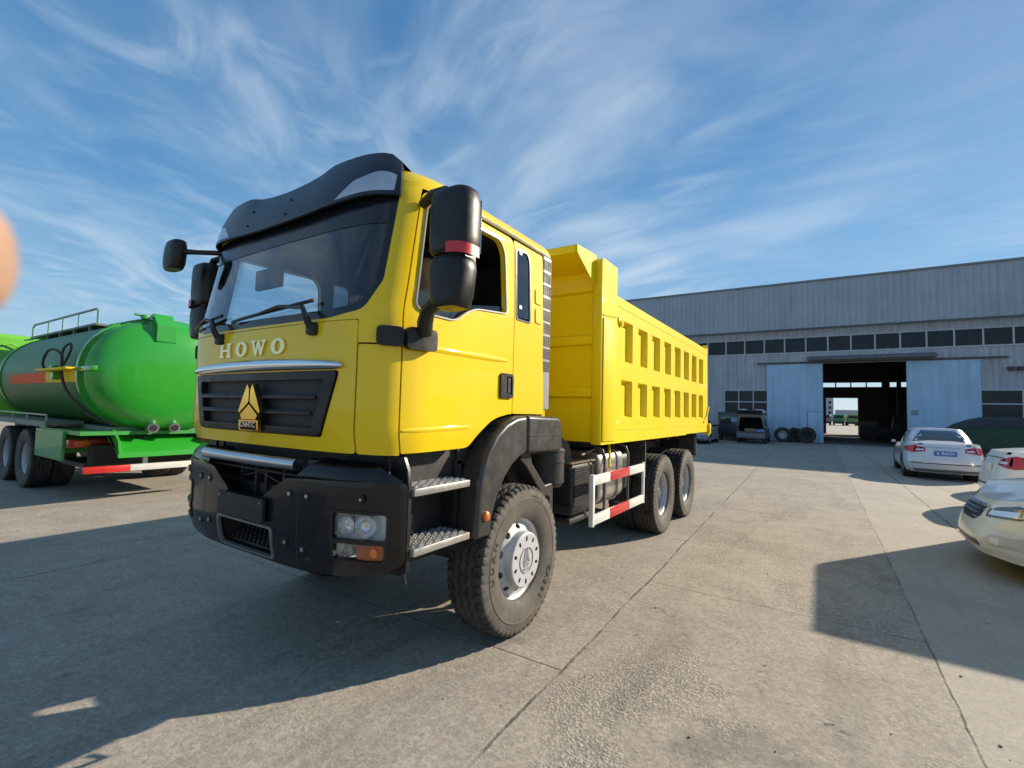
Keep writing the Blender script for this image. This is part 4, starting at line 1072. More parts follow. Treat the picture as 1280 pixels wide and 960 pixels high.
m=MB(); m.cyl((1.20,6.63,2.86),(1.20,6.63,2.99),.04,seg=10); m.box(1.14,1.24,6.6,6.7,2.88,2.94,.01); m.box(1.15,1.30,6.64,6.74,1.30,1.50,.02); m.tube([(1.262,6.25,1.52),(1.265,6.5,1.65),(1.27,6.66,1.82)],.014,6); m.tube([(1.28,6.68,1.35),(1.27,6.6,1.27)],.02,6); m.build('tailgate_hinge',BEDY,TR)
m=MB(); m.tube([(1.12,1.98,1.31),(1.16,1.90,1.2),(1.20,1.80,1.08)],.016,6); m.build('bed_prop',BEDY,TR)
m=MB(); m.box(.55,.8,6.45,6.5,.95,1.1,.01); m.build('tail_lamp',RLN,TR)
# ------------------------------------------------------------------ driver
def person(name,loc,joints,edges,radii,label,shirt,parts):
    r=empty(name,loc,label=label,cat='person'); return r
def skinned(name,verts,edges,rad,material,parent,sub=2,root=0):
    me=bpy.data.meshes.new(name); me.from_pydata(verts,edges,[]); me.materials.append(material)
    o=bpy.data.objects.new(name,me); COL.objects.link(o)
    md=o.modifiers.new('Skin','SKIN'); md.use_smooth_shade=True
    sv=me.skin_vertices[0].data
    for i,r in enumerate(rad): sv[i].radius=(r,r) if not isinstance(r,tuple) else r
    sv[root].use_root=True
    s2=o.modifiers.new('Sub','SUBSURF'); s2.levels=sub; s2.render_levels=sub
    if parent is not None: o.parent=parent
    return o
hx,hy=.52,-.22
dv=[(0,0,.00),(0,.02,.22),(0,.0,.42),(0,-.03,.56),(0,-.05,.66),(0,-.06,.80),   # pelvis, waist, chest, neck, neck top, head
    (.19,0,.48),(.26,-.18,.28),(.20,-.42,.34),(-.19,0,.48),(-.27,-.18,.28),(-.18,-.42,.36),
    (.1,-.02,-.02),(.13,-.42,.02),(.13,-.50,-.38),(-.1,-.02,-.02),(-.13,-.42,.02),(-.13,-.50,-.38)]
de=[(0,1),(1,2),(2,3),(3,4),(4,5),(2,6),(6,7),(7,8),(2,9),(9,10),(10,11),(0,12),(12,13),(13,14),(0,15),(15,16),(16,17)]
dr=[(.15,.12),(.15,.11),(.17,.12),.065,.06,(.085,.10),.07,.048,.032,.07,.048,.032,.09,.07,.05,.09,.07,.05]
PR=skinned('person',dv,de,dr,SKIN,None); PR.location=(hx,hy-.05,2.02); tag(PR,'driver in a pale shirt sitting behind the wheel of the yellow truck','person')
dv2=[(0,0,.0),(0,.02,.22),(0,.0,.42),(0,-.02,.52),(.19,0,.475),(.26,-.17,.29),(-.19,0,.475),(-.27,-.17,.29)]
skinned('shirt',dv2,[(0,1),(1,2),(2,3),(2,4),(4,5),(2,6),(6,7)],[(.17,.14),(.17,.13),(.185,.135),.08,.085,.062,.085,.062],CLW,PR)
m=MB(); rows=[]
for i in range(9):
    t=i/8*PI*.52; rr=math.sin(t); rows.append([(.096*rr*math.cos(a),-.045+.112*rr*math.sin(a)+(.0),.805+.115*math.cos(t)) for a in [2*PI*j/18 for j in range(18)]])
m.quadgrid(rows,True,flip=True); m.build('hair',HAIR,PR,ang=80)
m=MB(); m.lathe([(.001,.02),(.018,.012),(.02,0)],Matrix.Translation((0,-.155,.775))@Matrix.Rotation(-PI/2,4,'Z'),8); m.box(-.03,.03,-.152,-.14,.725,.735,.003); m.build('face_features',SKIN,PR)
m=MB()
for s in(-1,1):
    m.lathe([(.001,.012),(.010,.008),(.013,0)],Matrix.Translation((s*.035,-.145,.81))@Matrix.Rotation(-PI/2,4,'Z'),8)
    m.box(s*.055,s*.018,-.158,-.15,.832,.838,.002)
m.build('eyes',HAIR,PR)
# hands on the wheel: palm plus five separate curled fingers each
for s in(1,-1):
    V=[(s*.19,-.43,.35),(s*.185,-.50,.38)];E_=[(0,1)];Rr=[.03,.034]
    for k in range(4):
        a=len(V); x=s*(.16+.018*k); V+=[(x,-.55,.40),(x,-.575,.375),(x,-.56,.35)]; E_+=[(1,a),(a,a+1),(a+1,a+2)]; Rr+=[.011,.010,.009]
    a=len(V); V+=[(s*.145,-.50,.40),(s*.13,-.53,.385)]; E_+=[(1,a),(a,a+1)]; Rr+=[.013,.010]
    skinned('hand',V,E_,Rr,SKIN,PR,1)
# ------------------------------------------------------------------ factory building
BY=35.
FB=empty('factory_building',(4,BY,0),label='long grey steel clad factory building with tall open sliding doors',cat='building')
def corr(mb,x0,x1,z0,z1,y,pitch=.30,dep=.035,mi=0):
    """box-rib cladding, outside facing -Y"""
    xs=[];x=x0
    k=0
    while x<x1-1e-6:
        for fx,fy in((0,0),(.72,0),(.80,-1),(.92,-1),(1.0,0)):
            xx=x+fx*pitch
            if xx>x1: break
            if fx==1.0: continue
            xs.append((xx,y+fy*dep))
        x+=pitch
    xs.append((x1,y))
    mb.quadgrid([[(a,b,z0) for a,b in xs],[(a,b,z1) for a,b in xs]],False,mi)
XL,XR=-24.,52.
OX0,OX1,OZ=3.18,7.50,5.33
m=MB(); corr(m,XL,XR,7.74,10.87,BY-.55,.33,.04); m.quadgrid([[(XL,BY-.6,7.74),(XR,BY-.6,7.74)],[(XL,BY,7.68),(XR,BY,7.68)]],flip=True)
m.quadgrid([[(XL,BY-.55,7.74),(XL,BY,7.68)],[(XL,BY-.55,10.87),(XL,BY,10.87)]],flip=True)
m.build('parapet_cladding',WALLM,FB,world=True,smooth=False)
m=MB(); m.box(XL-.05,XR,BY-.64,BY-.45,10.86,10.98,.02); m.build('roof_coping',mat('coping_metal',(.2,.21,.23),.4,metal=.5),FB,world=True)
m=MB(); m.quadgrid([[(XL,BY-.5,10.85),(XR,BY-.5,10.85)],[(XL,BY+13,12.2),(XR,BY+13,12.2)],[(XL,BY+26,10.6),(XR,BY+26,10.6)]],flip=False); m.quadgrid([[(XL,BY+.02,10.3),(XR,BY+.02,10.3)],[(XL,BY+13,11.8),(XR,BY+13,11.8)],[(XL,BY+26,10.3),(XR,BY+26,10.3)]],flip=True); m.build('roof',mat('roof_sheet',(.25,.26,.28),.5),FB,world=True)
m=MB()
corr(m,XL,XR,7.18,7.76,BY); corr(m,XL,-4.05-12,6.1,7.18,BY)
W0,W1=-15.4,50.12
corr(m,XL,W0,6.1,7.18,BY)
LWZ0,LWZ1=.90,3.55
corr(m,XL,OX0,OZ,6.15,BY); corr(m,OX1,XR,OZ,6.15,BY); corr(m,OX0,OX1,OZ+.02,6.15,BY)
lw=[(-2.92,-.06),(10.84,14.4)]
corr(m,XL,lw[0][0],1.0,OZ,BY); corr(m,lw[0][0],lw[0][1],LWZ1,OZ,BY); corr(m,lw[0][1],OX0,0,OZ,BY)
corr(m,OX1,lw[1][0],0,OZ,BY); corr(m,lw[1][0],lw[1][1],LWZ1,OZ,BY); corr(m,lw[1][1],XR,1.0,OZ,BY)
m.build('front_wall_cladding',WALLB,FB,world=True,smooth=False)
m=MB(); 
for a,b in((XL,-.06),(10.84,XR)): m.box(a,b,BY-.03,BY+.2,0,LWZ0 if a==XL else LWZ0)
m.build('base_wall',mat('dark_plinth',(.07,.075,.085),.7,dust=.3),FB,world=True)
m=MB(); m.box(XL,XL+.1,BY,BY+26,0,10.8); m.box(XR,XR+.1,BY,BY+26,0,10.8); m.build('end_wall',WALLB,FB,world=True)
BK=BY+25
m=MB(); 
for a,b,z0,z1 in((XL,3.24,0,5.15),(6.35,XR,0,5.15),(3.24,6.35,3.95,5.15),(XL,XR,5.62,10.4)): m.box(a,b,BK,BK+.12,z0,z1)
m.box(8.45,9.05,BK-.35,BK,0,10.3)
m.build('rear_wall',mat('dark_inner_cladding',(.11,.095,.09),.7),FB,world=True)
m=MB()
x=XL
while x<XR: m.box(x,x+.12,BK,BK+.12,5.15,5.62); x+=1.35
m.box(3.24,3.5,BK-.02,BK+.1,0,3.95)
m.build('rear_window_post',DRK,FB,world=True)
# interior columns, beams, crane rail, floor slab
m=MB()
for x in(-4.2,1.6,8.9,16.,24.,31.,38.,45.):
    for y in(BY+8,BY+16.5): m.box(x-.15,x+.15,y-.2,y+.2,0,10.2); m.box(x-.5,x+.1,y-.2,y+.2,7.1,7.4)
for y in (BY+4,BY+8,BY+12,BY+16.5,BY+21): m.box(XL,XR,y-.08,y+.08,9.5,9.9)
for y in (BY+8,BY+16.5): m.box(XL,XR,y-.12,y+.12,7.4,7.8)
for x in (2.5,5.2,7.0,9.4): m.box(x,x+.15,BY+.3,BK,9.9,10.2)
m.build('steel_frame',DRK,FB,world=True)
m=MB()
for x in (3.9,6.6): m.box(x,x+.5,BY+5,BY+5.6,6.6,7.4,.02)
m.build('roof_lamp_grille',mat('warm_brown_panel',(.30,.15,.07),.6),FB,world=True)
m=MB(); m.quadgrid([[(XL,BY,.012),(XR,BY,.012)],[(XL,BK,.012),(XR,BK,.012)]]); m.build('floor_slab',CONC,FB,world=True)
# clerestory windows
xs=[]; x=-1.56-1.257*11
k=0
WX=[-1.56+1.257*i for i in range(-11,41)]
m=MB(); m.box(WX[0],WX[-1],BY-.05,BY+.02,6.10,6.18); m.box(WX[0],WX[-1],BY-.05,BY+.02,7.15,7.22)
m.build('window_band_frame',FRM,FB,world=True)
for i in range(len(WX)-1):
    f=MB(); f.box(WX[i]-.04,WX[i]+.04,BY-.055,BY+.015,6.185,7.145)
    fo=f.build('clerestory_window_frame',FRM,FB,world=True)
    g_=MB(); t=random.uniform(-.012,.012); g_.quadgrid([[(WX[i]+.04,BY+.0+t,6.185),(WX[i+1]-.04,BY-.0-t,6.185)],[(WX[i]+.04,BY+t*.5,7.145),(WX[i+1]-.04,BY-t*.3,7.145)]])
    g_.build('pane',WGL,fo,world=True)
for (a,b) in lw:
    n=3 if a<0 else 4; wd=(b-a)/n
    if a>0: n=2; wd=1.78
    f=MB(); 
    for i in range(n+1): f.box(a+i*wd-.03,a+i*wd+.03,BY-.06,BY+.01,LWZ0,LWZ1)
    e=a+n*wd
    if a>0: f.box(a+wd-.09,a+wd+.09,BY-.065,BY+.01,LWZ0,LWZ1)
    for z in(LWZ0,2.72 if a<0 else 2.75,LWZ1): f.box(a,e,BY-.057,BY+.007,z-.035,z+.035)
    if a>0: f.box(a,e,BY-.057,BY+.007,1.8,1.85)
    fo=f.build('lower_window_frame',FRM,FB,world=True)
    g_=MB(); g_.box(a,e,BY-.004,BY,LWZ0,LWZ1); g_.build('pane',WGL,fo,world=True)
# doors
m=MB(); corr(m,-.13,3.16,.04,OZ,BY-.14,.41,.03); m.box(-.14,3.17,BY-.135,BY-.08,.03,OZ+.01); dl=m.build('sliding_door',DOORM,FB,world=True,smooth=False)
m=MB()
for a,b,c,d in((2.26,3.12,2.07,2.10),(2.26,2.285,.06,2.07)): m.box(a,b,BY-.176,BY-.15,c,d)
m.build('wicket_door_gap',mat('dark_gap',(.05,.07,.09),.6),dl,world=True)
m=MB(); m.box(2.29,3.11,BY-.185,BY-.172,.06,2.065,.004); m.build('wicket_door',DOORM,dl,world=True)
m=MB(); corr(m,7.52,10.84,.04,OZ,BY-.14,.41,.03); m.box(7.51,10.85,BY-.135,BY-.08,.03,OZ+.01); dr_=m.build('sliding_door',DOORM,FB,world=True,smooth=False)
m=MB(); m.box(7.70,8.02,BY-.19,BY-.172,2.20,2.30); m.box(7.70,8.02,BY-.19,BY-.172,2.03,2.13); m.build('door_notice',mat('faded_notice',(.25,.24,.18),.7),dr_,world=True)
m=MB(); m.box(-.75,12.0,BY-.22,BY-.10,OZ+.06,OZ+.15); m.build('door_track',DRK,FB,world=True)
m=MB(); m.prism([(BY-.02,5.86),(BY-.75,5.62),(BY-.75,5.55),(BY-.02,5.58)],'x',2.3,8.9); m.build('door_canopy',mat('canopy_grey',(.16,.16,.18),.5,dust=.2),FB,world=True)
m=MB()
for x in(11.95,12.35): m.box(x,x+.28,BY-.35,BY-.05,4.66,4.86,.02)
m.build('wall_lamp',DRK,FB,world=True)
# things in and behind the shed
o=MB(); o.box(6.4,8.2,BY+8,BY+9,.75,.82); 
for x in(6.45,8.1):
    for y in(8.05,8.9): o.box(x,x+.06,BY+y,BY+y+.06,0,.75)
o.box(7.0,7.5,BY+8.2,BY+8.6,.82,1.1,.03); tag(o.build('workbench',DRK),'dark workbench standing inside the open factory doorway','workbench')
for k,(x,y,w_,h_,lab,cm) in enumerate(((5.9,BY+14,2.2,1.5,'low machine with a pale top standing deep inside the shed','machine_grey'),(8.0,BY+12,1.4,2.1,'tall dark cabinet standing inside the shed near the blue door','cabinet_dark'))):
    t=empty('workshop_machine' if k==0 else 'storage_cabinet',(x,y,0),0,lab,'machine' if k==0 else 'cabinet')
    m=MB(); m.box(0,w_,0,1.0,.12,h_*.7,.03); m.build('body',mat(cm,(.10,.11,.11) if k==0 else (.06,.06,.07),.5),t)
    m=MB(); m.box(.05,w_*.6,-.05,.9,h_*.7,h_,.03); m.build('upper_casing',mat('machine_top',(.30,.30,.28),.5) if k==0 else DRK,t)
    m=MB(); m.box(.1,w_-.1,.1,.9,0,.12); m.build('plinth',DRK,t)
def far_truck(x,y,col,lab,rz=0.):
    t=empty('parked_truck',(x,y,0),rz,lab,'truck','trucks parked beyond the shed')
    m=MB(); m.box(-1.2,1.2,-1,1,.9,2.9,.15); m.build('cab',col,t)
    m=MB(); m.box(-1.0,1.0,-1.03,-.99,1.9,2.6,.05); m.build('windshield',WGL,t)
    m=MB(); m.box(-1.2,1.2,1.2,6,1.3,2.8,.05); m.build('bed',col,t)
    m=MB()
    for yy in(0,3.8,5.): m.cyl((-1.2,yy,.5),(-.9,yy,.5),.5,seg=16); m.cyl((.9,yy,.5),(1.2,yy,.5),.5,seg=16)
    m.build('wheels',RUB,t)
    m=MB(); m.box(-1.2,1.2,-1.25,-1.0,.45,.95,.05); m.build('bumper',CHS,t)
far_truck(6.9,150,mat('far_green',(.03,.24,.07),.4,coat=.3),'green truck seen through the shed, standing in the middle of the far doorway')
far_truck(9.9,150,mat('far_olive',(.12,.25,.05),.4,coat=.3),'olive green truck seen through the shed, right in the far doorway',.05)
far_truck(3.9,150,mat('far_grey',(.25,.24,.25),.5),'grey truck seen through the shed, left in the far doorway',-.05)
def far_block(x0,x1,y0,y1,h,lab,col):
    t=empty('apartment_block',((x0+x1)/2,y0,0),0,lab,'building')
    m=MB(); m.box(x0,x1,y0,y1,0,h); m.build('wall',col,t,world=True)
    m=MB()
    for f in range(int(h/3)-1):
        for k in range(int((x1-x0)/3)): m.box(x0+.6+k*3,x0+1.9+k*3,y0-.05,y0,1.5+f*3,3+f*3)
    m.build('window',WGL,t,world=True)
far_block(3,9,330,345,17,'pale tower block seen far off through the shed doorway, tallest of the two',mat('far_concrete',(.42,.42,.44),.8))
far_block(10,34,330,345,7,'long low pale block seen far off through the shed doorway',mat('far_plaster',(.46,.45,.42),.8))
# ------------------------------------------------------------------ wheels lying at the wall
def simple_wheel(name,r,w_,rim,mats,loc,rot,lab,grp=None):
    t=empty(name,loc,0,lab,'tyre',grp)
    m=MB(); M=Matrix.Translation((0,0,r))@Matrix.Rotation(rot,4,'Z')@Matrix.Rotation(PI/2,4,'Z')
    pr=[(rim,-w_*.38),(r*.72,-w_*.52),(r*.93,-w_*.47),(r,-w_*.36),(r,w_*.36),(r*.93,w_*.47),(r*.72,w_*.52),(rim,w_*.38),(rim*.98,0)]
    pr=[(pr[i][0],pr[i][1]) for i in range(len(pr))]+[pr[0]]
    m.lathe(pr,M,40); m.build('tyre',RUB,t); m=MB(); m.lathe([(rim,-.02),(.01,-.02)],M,20); m.build('shade_disc',TRIM,t)  # dark disc added across the hole, standing in for the shade inside
    return t,M
t,M=simple_wheel('truck_wheel',.50,.32,.26,None,(.85,34.25,0),.15,'truck wheel with a silver rim leaning at the left blue door','tyres at the blue door')
m=MB(); m.lathe([(.26,.06),(.20,.10),(.12,.06),(.10,.06),(.01,.05)],M@Matrix.Rotation(PI,4,'Z'),24); m.lathe([(.26,-.12),(.2,-.1),(.1,-.05),(.01,-.05)],M,24);  m.build('rim',RIM,t)
t,M=simple_wheel('loose_tyre',.53,.34,.27,None,(2.25,34.2,0),-.1,'large bare black tyre leaning at the wicket door','tyres at the blue door')
t,M=simple_wheel('loose_tyre',.50,.30,.27,None,(1.55,34.60,0),.0,'bare black tyre half hidden behind the two in front of the door','tyres at the blue door')
# ------------------------------------------------------------------ van with open tailgate
def box_van(x,y,rz):
    t=empty('minivan',(x,y,0),rz,'small grey minivan with its tailgate raised, parked beside the blue factory door','van')
    m=MB()   # local: rear faces -Y
    out=rp([(-.80,.35),(.80,.35),(.83,.95),(.70,1.72),(.55,1.84),(-.55,1.84),(-.70,1.72),(-.83,.95)],.06,4)
    hole=rp([(-.66,.72),(.66,.72),(.70,1.0),(.58,1.62),(-.58,1.62),(-.70,1.0)],.07,4)
    m.panel(flat_xz(0),out,[hole],step=.15,th=.08)
    rows=[[(a,yy,b) for a,b in out] for yy in(0,1.0,2.2)]+[[(a*.97,3.0,.35+(b-.35)*.95) for a,b in out],[(a*.9,3.5,.35+(b-.35)*.5) for a,b in out]]
    m.quadgrid(rows,True,flip=False); m.build('body',mat('grey_van_paint',(.10,.10,.11),.3,coat=.5,dust=.2),t,ang=40)
    m=MB(); rows=[[(a*.9,yy,.4+(b-.4)*.9) for a,b in hole] for yy in(.02,1.6)]; m.quadgrid(rows,True,flip=True); m.ngon(rows[-1][::-1]); m.build('load_bay',TRIM,t)
    m=MB(); m.prism(rp([(-.02,1.80),(-.95,1.96),(-1.0,2.02),(-.9,2.06),(.02,1.88)],.02),'x',-.72,.72); m.build('tailgate',mat('tailgate_black',(.02,.02,.022),.3,coat=.5),t,bevel=.01)
    m=MB(); m.box(-.80,.80,-.14,.02,.32,.62,.05); m.box(-.25,.25,-.16,-.13,.42,.52,.01); m.build('bumper',mat('grey_van_bumper',(.2,.2,.2),.4,dust=.2),t)
    for s in(-1,1):
        m=MB(); m.box(s*.70,s*.80,-.02,.03,.75,1.35,.02); m.build('tail_lamp',DLN,t)
        for yy in(.6,2.9):
            m=MB(); m.lathe([(.05,.1),(.17,.1),(.19,.09),(.29,.10),(.305,.07),(.305,-.07),(.29,-.09)],Matrix.Translation((s*.72,yy,.305)) if s>0 else Matrix.Translation((s*.72,yy,.305))@Matrix.Rotation(PI,4,'Z'),24); m.build('wheel',RUB,t)
        m=MB(); m.box(s*.815,s*.82,.5,2.6,1.05,1.55,.01); m.build('side_window',CARG,t)
    return t
box_van(-.62,29.9,.0)
m=MB(); m.box(-.95,-.35,29.75,30.15,.74,.92,.02); tag(m.build('carton',mat('cardboard',(.28,.2,.12),.8)),'brown carton in the open back of the grey minivan','box')
m=MB(); m.box(-.30,.15,29.72,30.0,.74,.84,.01); m.box(-.28,.13,29.74,30.0,.84,.90,.01); tag(m.build('storage_crate',mat('blue_white_plastic',(.16,.28,.55),.5)),'blue and white crate in the open back of the grey minivan','box')
for i,(x0,x1,lab) in enumerate(((-1.45,-.78,'flat white bundle on the left of the minivan roof'),(-.55,.15,'flat white bundle on the right of the minivan roof'))):
    m=MB(); m.box(x0,x1,30.3,31.3,1.86,2.06,.07,seg=3); m.box(x0+.1,x1-.15,30.5,31.1,2.02,2.14,.05,seg=3); tag(m.build('roof_bundle',mat('white_sheet',(.5,.52,.55),.7,bump=.5,bscale=8)),lab,'bundle','white bundles on the minivan roof')
# ------------------------------------------------------------------ cars
def make_car(name,loc,rz,paint,label,group=None,zs=1.,L_=4.55,Wd=1.78,front_detail=True,suv=False,cat='car',plate=False):
    t=empty(name,loc,rz,label,cat,group)
    # local: front towards +X. belt wrap built from the rear centre via right side; use Plan about the front (front at -Y) then rotate
    h=L_/2; w=Wd/2
    pf=Plan([(0,-h),(.35,-h+.015),(.60,-h+.09),(w-.12,-h+.26),(w-.035,-h+.50),(w-.005,-h+1.0),(w,0),(w-.01,h-.9),(w-.05,h-.45),(w-.15,h-.20),(.60,h-.07),(.35,h-.015),(0,h)],10)
    Lp=pf.L
    def zsh(y):   # shoulder height along length (front y=-h)
        return zs*interp([(-h,.70),(-h+.35,.78),(-h+1.1,.90),(-.3,.955),(h-1.2,1.0),(h-.5,1.03),(h,1.02)],y) if not suv else zs*interp([(-h,.82),(-h+.3,.93),(-h+1.0,1.04),(-.3,1.06),(h-.5,1.05),(h,1.03)],y)
    def A(u,hh):
        x,y=pf.at(u); zt=zsh(y); z=lerp(.22,zt,hh)
        o=interp([(0,-.06),(.10,-.02),(.30,.0),(.45,.005),(.62,-.012),(.85,-.035),(1,-.075)],hh)
        en=smooth01((abs(y)-h+.7)/.7)
        o2=interp([(0,-.03),(.1,.0),(.28,.02),(.42,.0),(.7,-.05),(1,-.16)],hh)*en
        e=1e-3; a=pf.at(u+e);b_=pf.at(u-e); d=Vector((a[0]-b_[0],a[1]-b_[1])).normalized(); n=Vector((d.y,-d.x))
        q=Vector((x,y))+n*(o*(1-en)+o2+o*en*.3)
        # local rotate: front -Y -> +X : (x,y)->(-y, x)
        return (-q.y,q.x,z)
    pu=pf.uy
    def hz(y,z): return (z-.22)/(zsh(y)-.22)
    def side(s,pts): return [((pu(y))*s,hz(y,z)) for y,z in pts]
    wr=.335*(1.08 if suv else 1); ar=wr+.045
    fy,ry=-h+.88,h-.98
    holes=[]
    def archp(y0,s):
        P=[]
        for k in range(13):
            a=PI*k/12; P.append((y0-ar*math.cos(a),max(.2,wr-.02+ar*math.sin(a))))
        return P
    body_out=[]
    # outline at bottom includes wheel arch notches
    n=0; seq=[]
    for s in(1,):
        seq=[(0,.0)]
        for y0 in(fy,ry):
            ap=archp(y0,1); u0=pu(ap[0][0]); 
            seq.append((u0,0.0)); seq+= [(pu(y),max(0.0,hz(y,z))) for y,z in ap]; seq.append((pu(ap[-1][0]),0.0))
        seq.append((Lp,0.0))
    out=[(-a,b) for a,b in seq[::-1] if a>0]+seq
    # remove dup points
    o2=[]
    for p in out:
        if not o2 or math.hypot(p[0]-o2[-1][0],p[1]-o2[-1][1])>1e-4: o2.append(p)
    out=o2+[(Lp,1),(-Lp,1)]
    m=MB(); m.panel(A,out,[],step=(.11,.09),th=0)
    # deck: polar fill under the shoulder
    rows=[]
    NU=96
    for w_ in (0,.08,.2,.4,.6,.8,.97):
        row=[]
        for i in range(NU+1):
            u=lerp(-Lp,Lp,i/NU); p=Vector(A(u,1)); cx=max(-h*.62,min(h*.62,p.x)); c=Vector((cx,0,p.z+.0))
            q=p.lerp(c,w_); q.z=p.z+ .075*math.sin(min(1,w_*1.1)*PI/2)*(1.1 if suv else 1)*(1 if p.x<0 else 1)
            row.append(q)
        rows.append(row)
    rows2=[[tuple(q) for q in r] for r in rows]
    m.quadgrid(rows2,False,flip=False); 
    body=m.build('body',[paint],t,ang=60)
    # greenhouse
    if suv: gx=(-h+1.15,h-.22,-h+1.95,h-.75,1.60*zs)
    else: gx=(-h+1.22,h-.62,-h+2.05,h-1.35,1.43*zs)
    gb=Plan([(0,gx[0]),(.35,gx[0]+.02),(.60,gx[0]+.16),(w-.13,gx[0]+.45),(w-.10,gx[0]+.9),(w-.10,0.2),(w-.12,gx[1]-.6),(.60,gx[1]-.12),(.35,gx[1]-.02),(0,gx[1])],10)
    gt=Plan([(0,gx[2]),(.30,gx[2]+.02),(.50,gx[2]+.12),(w-.30,gx[2]+.35),(w-.27,gx[2]+.6),(w-.27,.3),(w-.30,gx[3]-.35),(.50,gx[3]-.08),(.30,gx[3]-.015),(0,gx[3])],10)
    def Gs(u,v):
        a=gb.at(u*gb.L);b_=gt.at(u*gt.L); k=v; bul=.035*math.sin(PI*v)
        x=lerp(a[0],b_[0],k); y=lerp(a[1],b_[1],k); z=lerp(zsh(a[1])-.05,gx[4]-.03,v); r=math.hypot(x,y-0.1)+1e-6
        return (-(y+ (y)/abs(gx[0])*bul), x*(1+bul), z+bul*.4)
    m=MB(); m.panel(Gs,[(-1,0),(1,0),(1,1),(-1,1)],[],step=(.02,.1),th=0); 
    rows=[]
    for w_,dz in((0,0),(.05,.018),(.15,.032),(.4,.045),(.7,.052),(.98,.055)):
        rows.append([tuple(Vector(Gs(lerp(-1,1,i/NU),1)).lerp(Vector((max(-.7,min(.5,Gs(lerp(-1,1,i/NU),1)[0])),0,gx[4]-.03)),w_)+Vector((0,0,dz))) for i in range(NU+1)])
    m.quadgrid(rows,False); m.build('roof',[paint],t,ang=60)
    # find u values for glass splits by sampling
    def uu(plan_,y):
        return plan_.uy(y)/plan_.L
    uw=gb.ux(.66)/gb.L
    # front corner u where plan reaches side
    uf=gb.uy(gx[0]+.30)/gb.L; us0=gb.uy(gx[0]+.52)/gb.L; us1=gb.uy(gx[1]-.62)/gb.L; ub=gb.uy(gx[1]-.22)/gb.L
    mid=gb.uy(.25)/gb.L
    m=MB(); m.panel(Gs,rp([(-uf,.10),(uf,.10),(uf*.92,.95),(-uf*.92,.95)],.02),[],step=(.02,.1),th=.0,off=.004); m.build('windshield',CARG,t)
    m=MB(); m.panel(lambda u,v:Gs(1-u if u>=0 else -1-u,v),rp([(0.0,.12),(1-ub,.12),((1-ub)*.85,.93),(0,.93)],.012),[],step=(.02,.1),th=0,off=.004,flip=True)
    m.panel(lambda u,v:Gs(-1+u,v),rp([(0.0,.12),(1-ub,.12),((1-ub)*.85,.93),(0,.93)],.012),[],step=(.02,.1),th=0,off=.004)
    m.build('rear_window',CARG,t)
    for s in(-1,1):
        for a,b_,c,d in((us0,mid-.006,us0+.035,mid-.006),(mid+.006,us1,mid+.006,us1-.03)):
            m=MB(); m.panel(Gs,[(s*p,q) for p,q in rp([(a,.12),(b_,.12),(d,.90),(c,.90)],.008)],[],step=(.02,.1),th=0,off=.004); m.build('side_window',CARG,t)
        # mirror
        m=MB(); mx_,my_=(h-1.55),w; m.box(mx_-.07,mx_+.05,s*(w-.03),s*(w+.10),zsh(-mx_)-.01,zsh(-mx_)+.08,.04,seg=3); m.build('door_mirror',paint,t)
        # doors: seams
        m=MB()
        for y0 in(fy+.52,.12,ry-.22): m.panel(A,[(s*a,b) for a,b in [(pu(y0),.10),(pu(y0)+.008,.10),(pu(y0)+.008,.99),(pu(y0),.99)]],[],step=.1,th=0,off=.002)
        m.build('door_seam',mat('dark_gap2',(.03,.03,.03),.7),body)
        m=MB()
        for y0 in(-.05,.85): m.panel(A,side(s,rect(y0-.11,y0+.11,zsh(y0)*.86,zsh(y0)*.86+.03,.01)),[],step=.05,th=.02,off=.025)
        m.build('door_handle',paint,body)
        for y0 in(fy,ry):
            m=MB(); W_=Matrix.Translation((-y0,s*(w-.115),wr))@Matrix.Rotation(s*PI/2,4,'Z')
            m.lathe([(.205,.075),(.225,.095),(wr-.03,.10),(wr,.075),(wr,-.075),(wr-.03,-.10)],W_,36)
            wo=m.build('wheel',RUB,t)
            m=MB(); m.lathe([(.205,.075),(.195,.06),(.19,-.05)],W_,32); m.lathe([(.05,.065),(.04,.07),(.001,.07)],W_,16)
            for k in range(10):
                a=2*PI*k/10; P=[W_@Vector((hx_,r_*math.cos(a+da),r_*math.sin(a+da))) for hx_,r_,da in((.062,.04,-.25),(.055,.195,-.09),(.055,.195,.09),(.062,.04,.25))]; m.ngon(P)
            m.build('rim',RIM,wo)
            m=MB(); m.lathe([(.19,-.04),(.001,-.04)],W_,20); m.lathe([(ar+.03,.06),(ar+.03,-.25)],W_,24); m.lathe([(ar+.03,-.25),(.001,-.25)],W_,24); m.build('wheel_well',TRIM,wo)
    P=lambda s,pts:[(s*a,b) for a,b in pts]
    # rear: lamps, plate, bumper line. u measured from rear centre: Lp - ...
    rx=lambda x:(Lp-pf.ux(x)) if False else None
    def ur(x):   # u on the rear end for lateral x
        lo,hi=pf.uy(h-.9),Lp
        for _ in range(30):
            mm2=(lo+hi)/2
            if pf.at(mm2)[0]>x: lo=mm2
            else: hi=mm2
        return lo
    for s in(-1,1):
        m=MB(); m.panel(A,P(s,rp([(pu(h-.62),.74),(ur(w-.14),.66),(ur(.42),.73),(ur(.44),.86),(ur(w-.14),.92),(pu(h-.62),.84)],.012)),[],step=.05,th=.01,off=.010); tl=m.build('tail_lamp',RLN,t)
        m=MB(); m.panel(A,P(s,rect(ur(.66),ur(.46),.755,.80,.006)),[],step=.05,th=.004,off=.014); m.build('reverse_lamp',LAMP,tl)
        m=MB(); m.panel(A,P(s,rect(ur(.72),ur(.50),.30,.345,.008)),[],step=.05,th=.004,off=.004); m.build('rear_reflector',DLN,t)
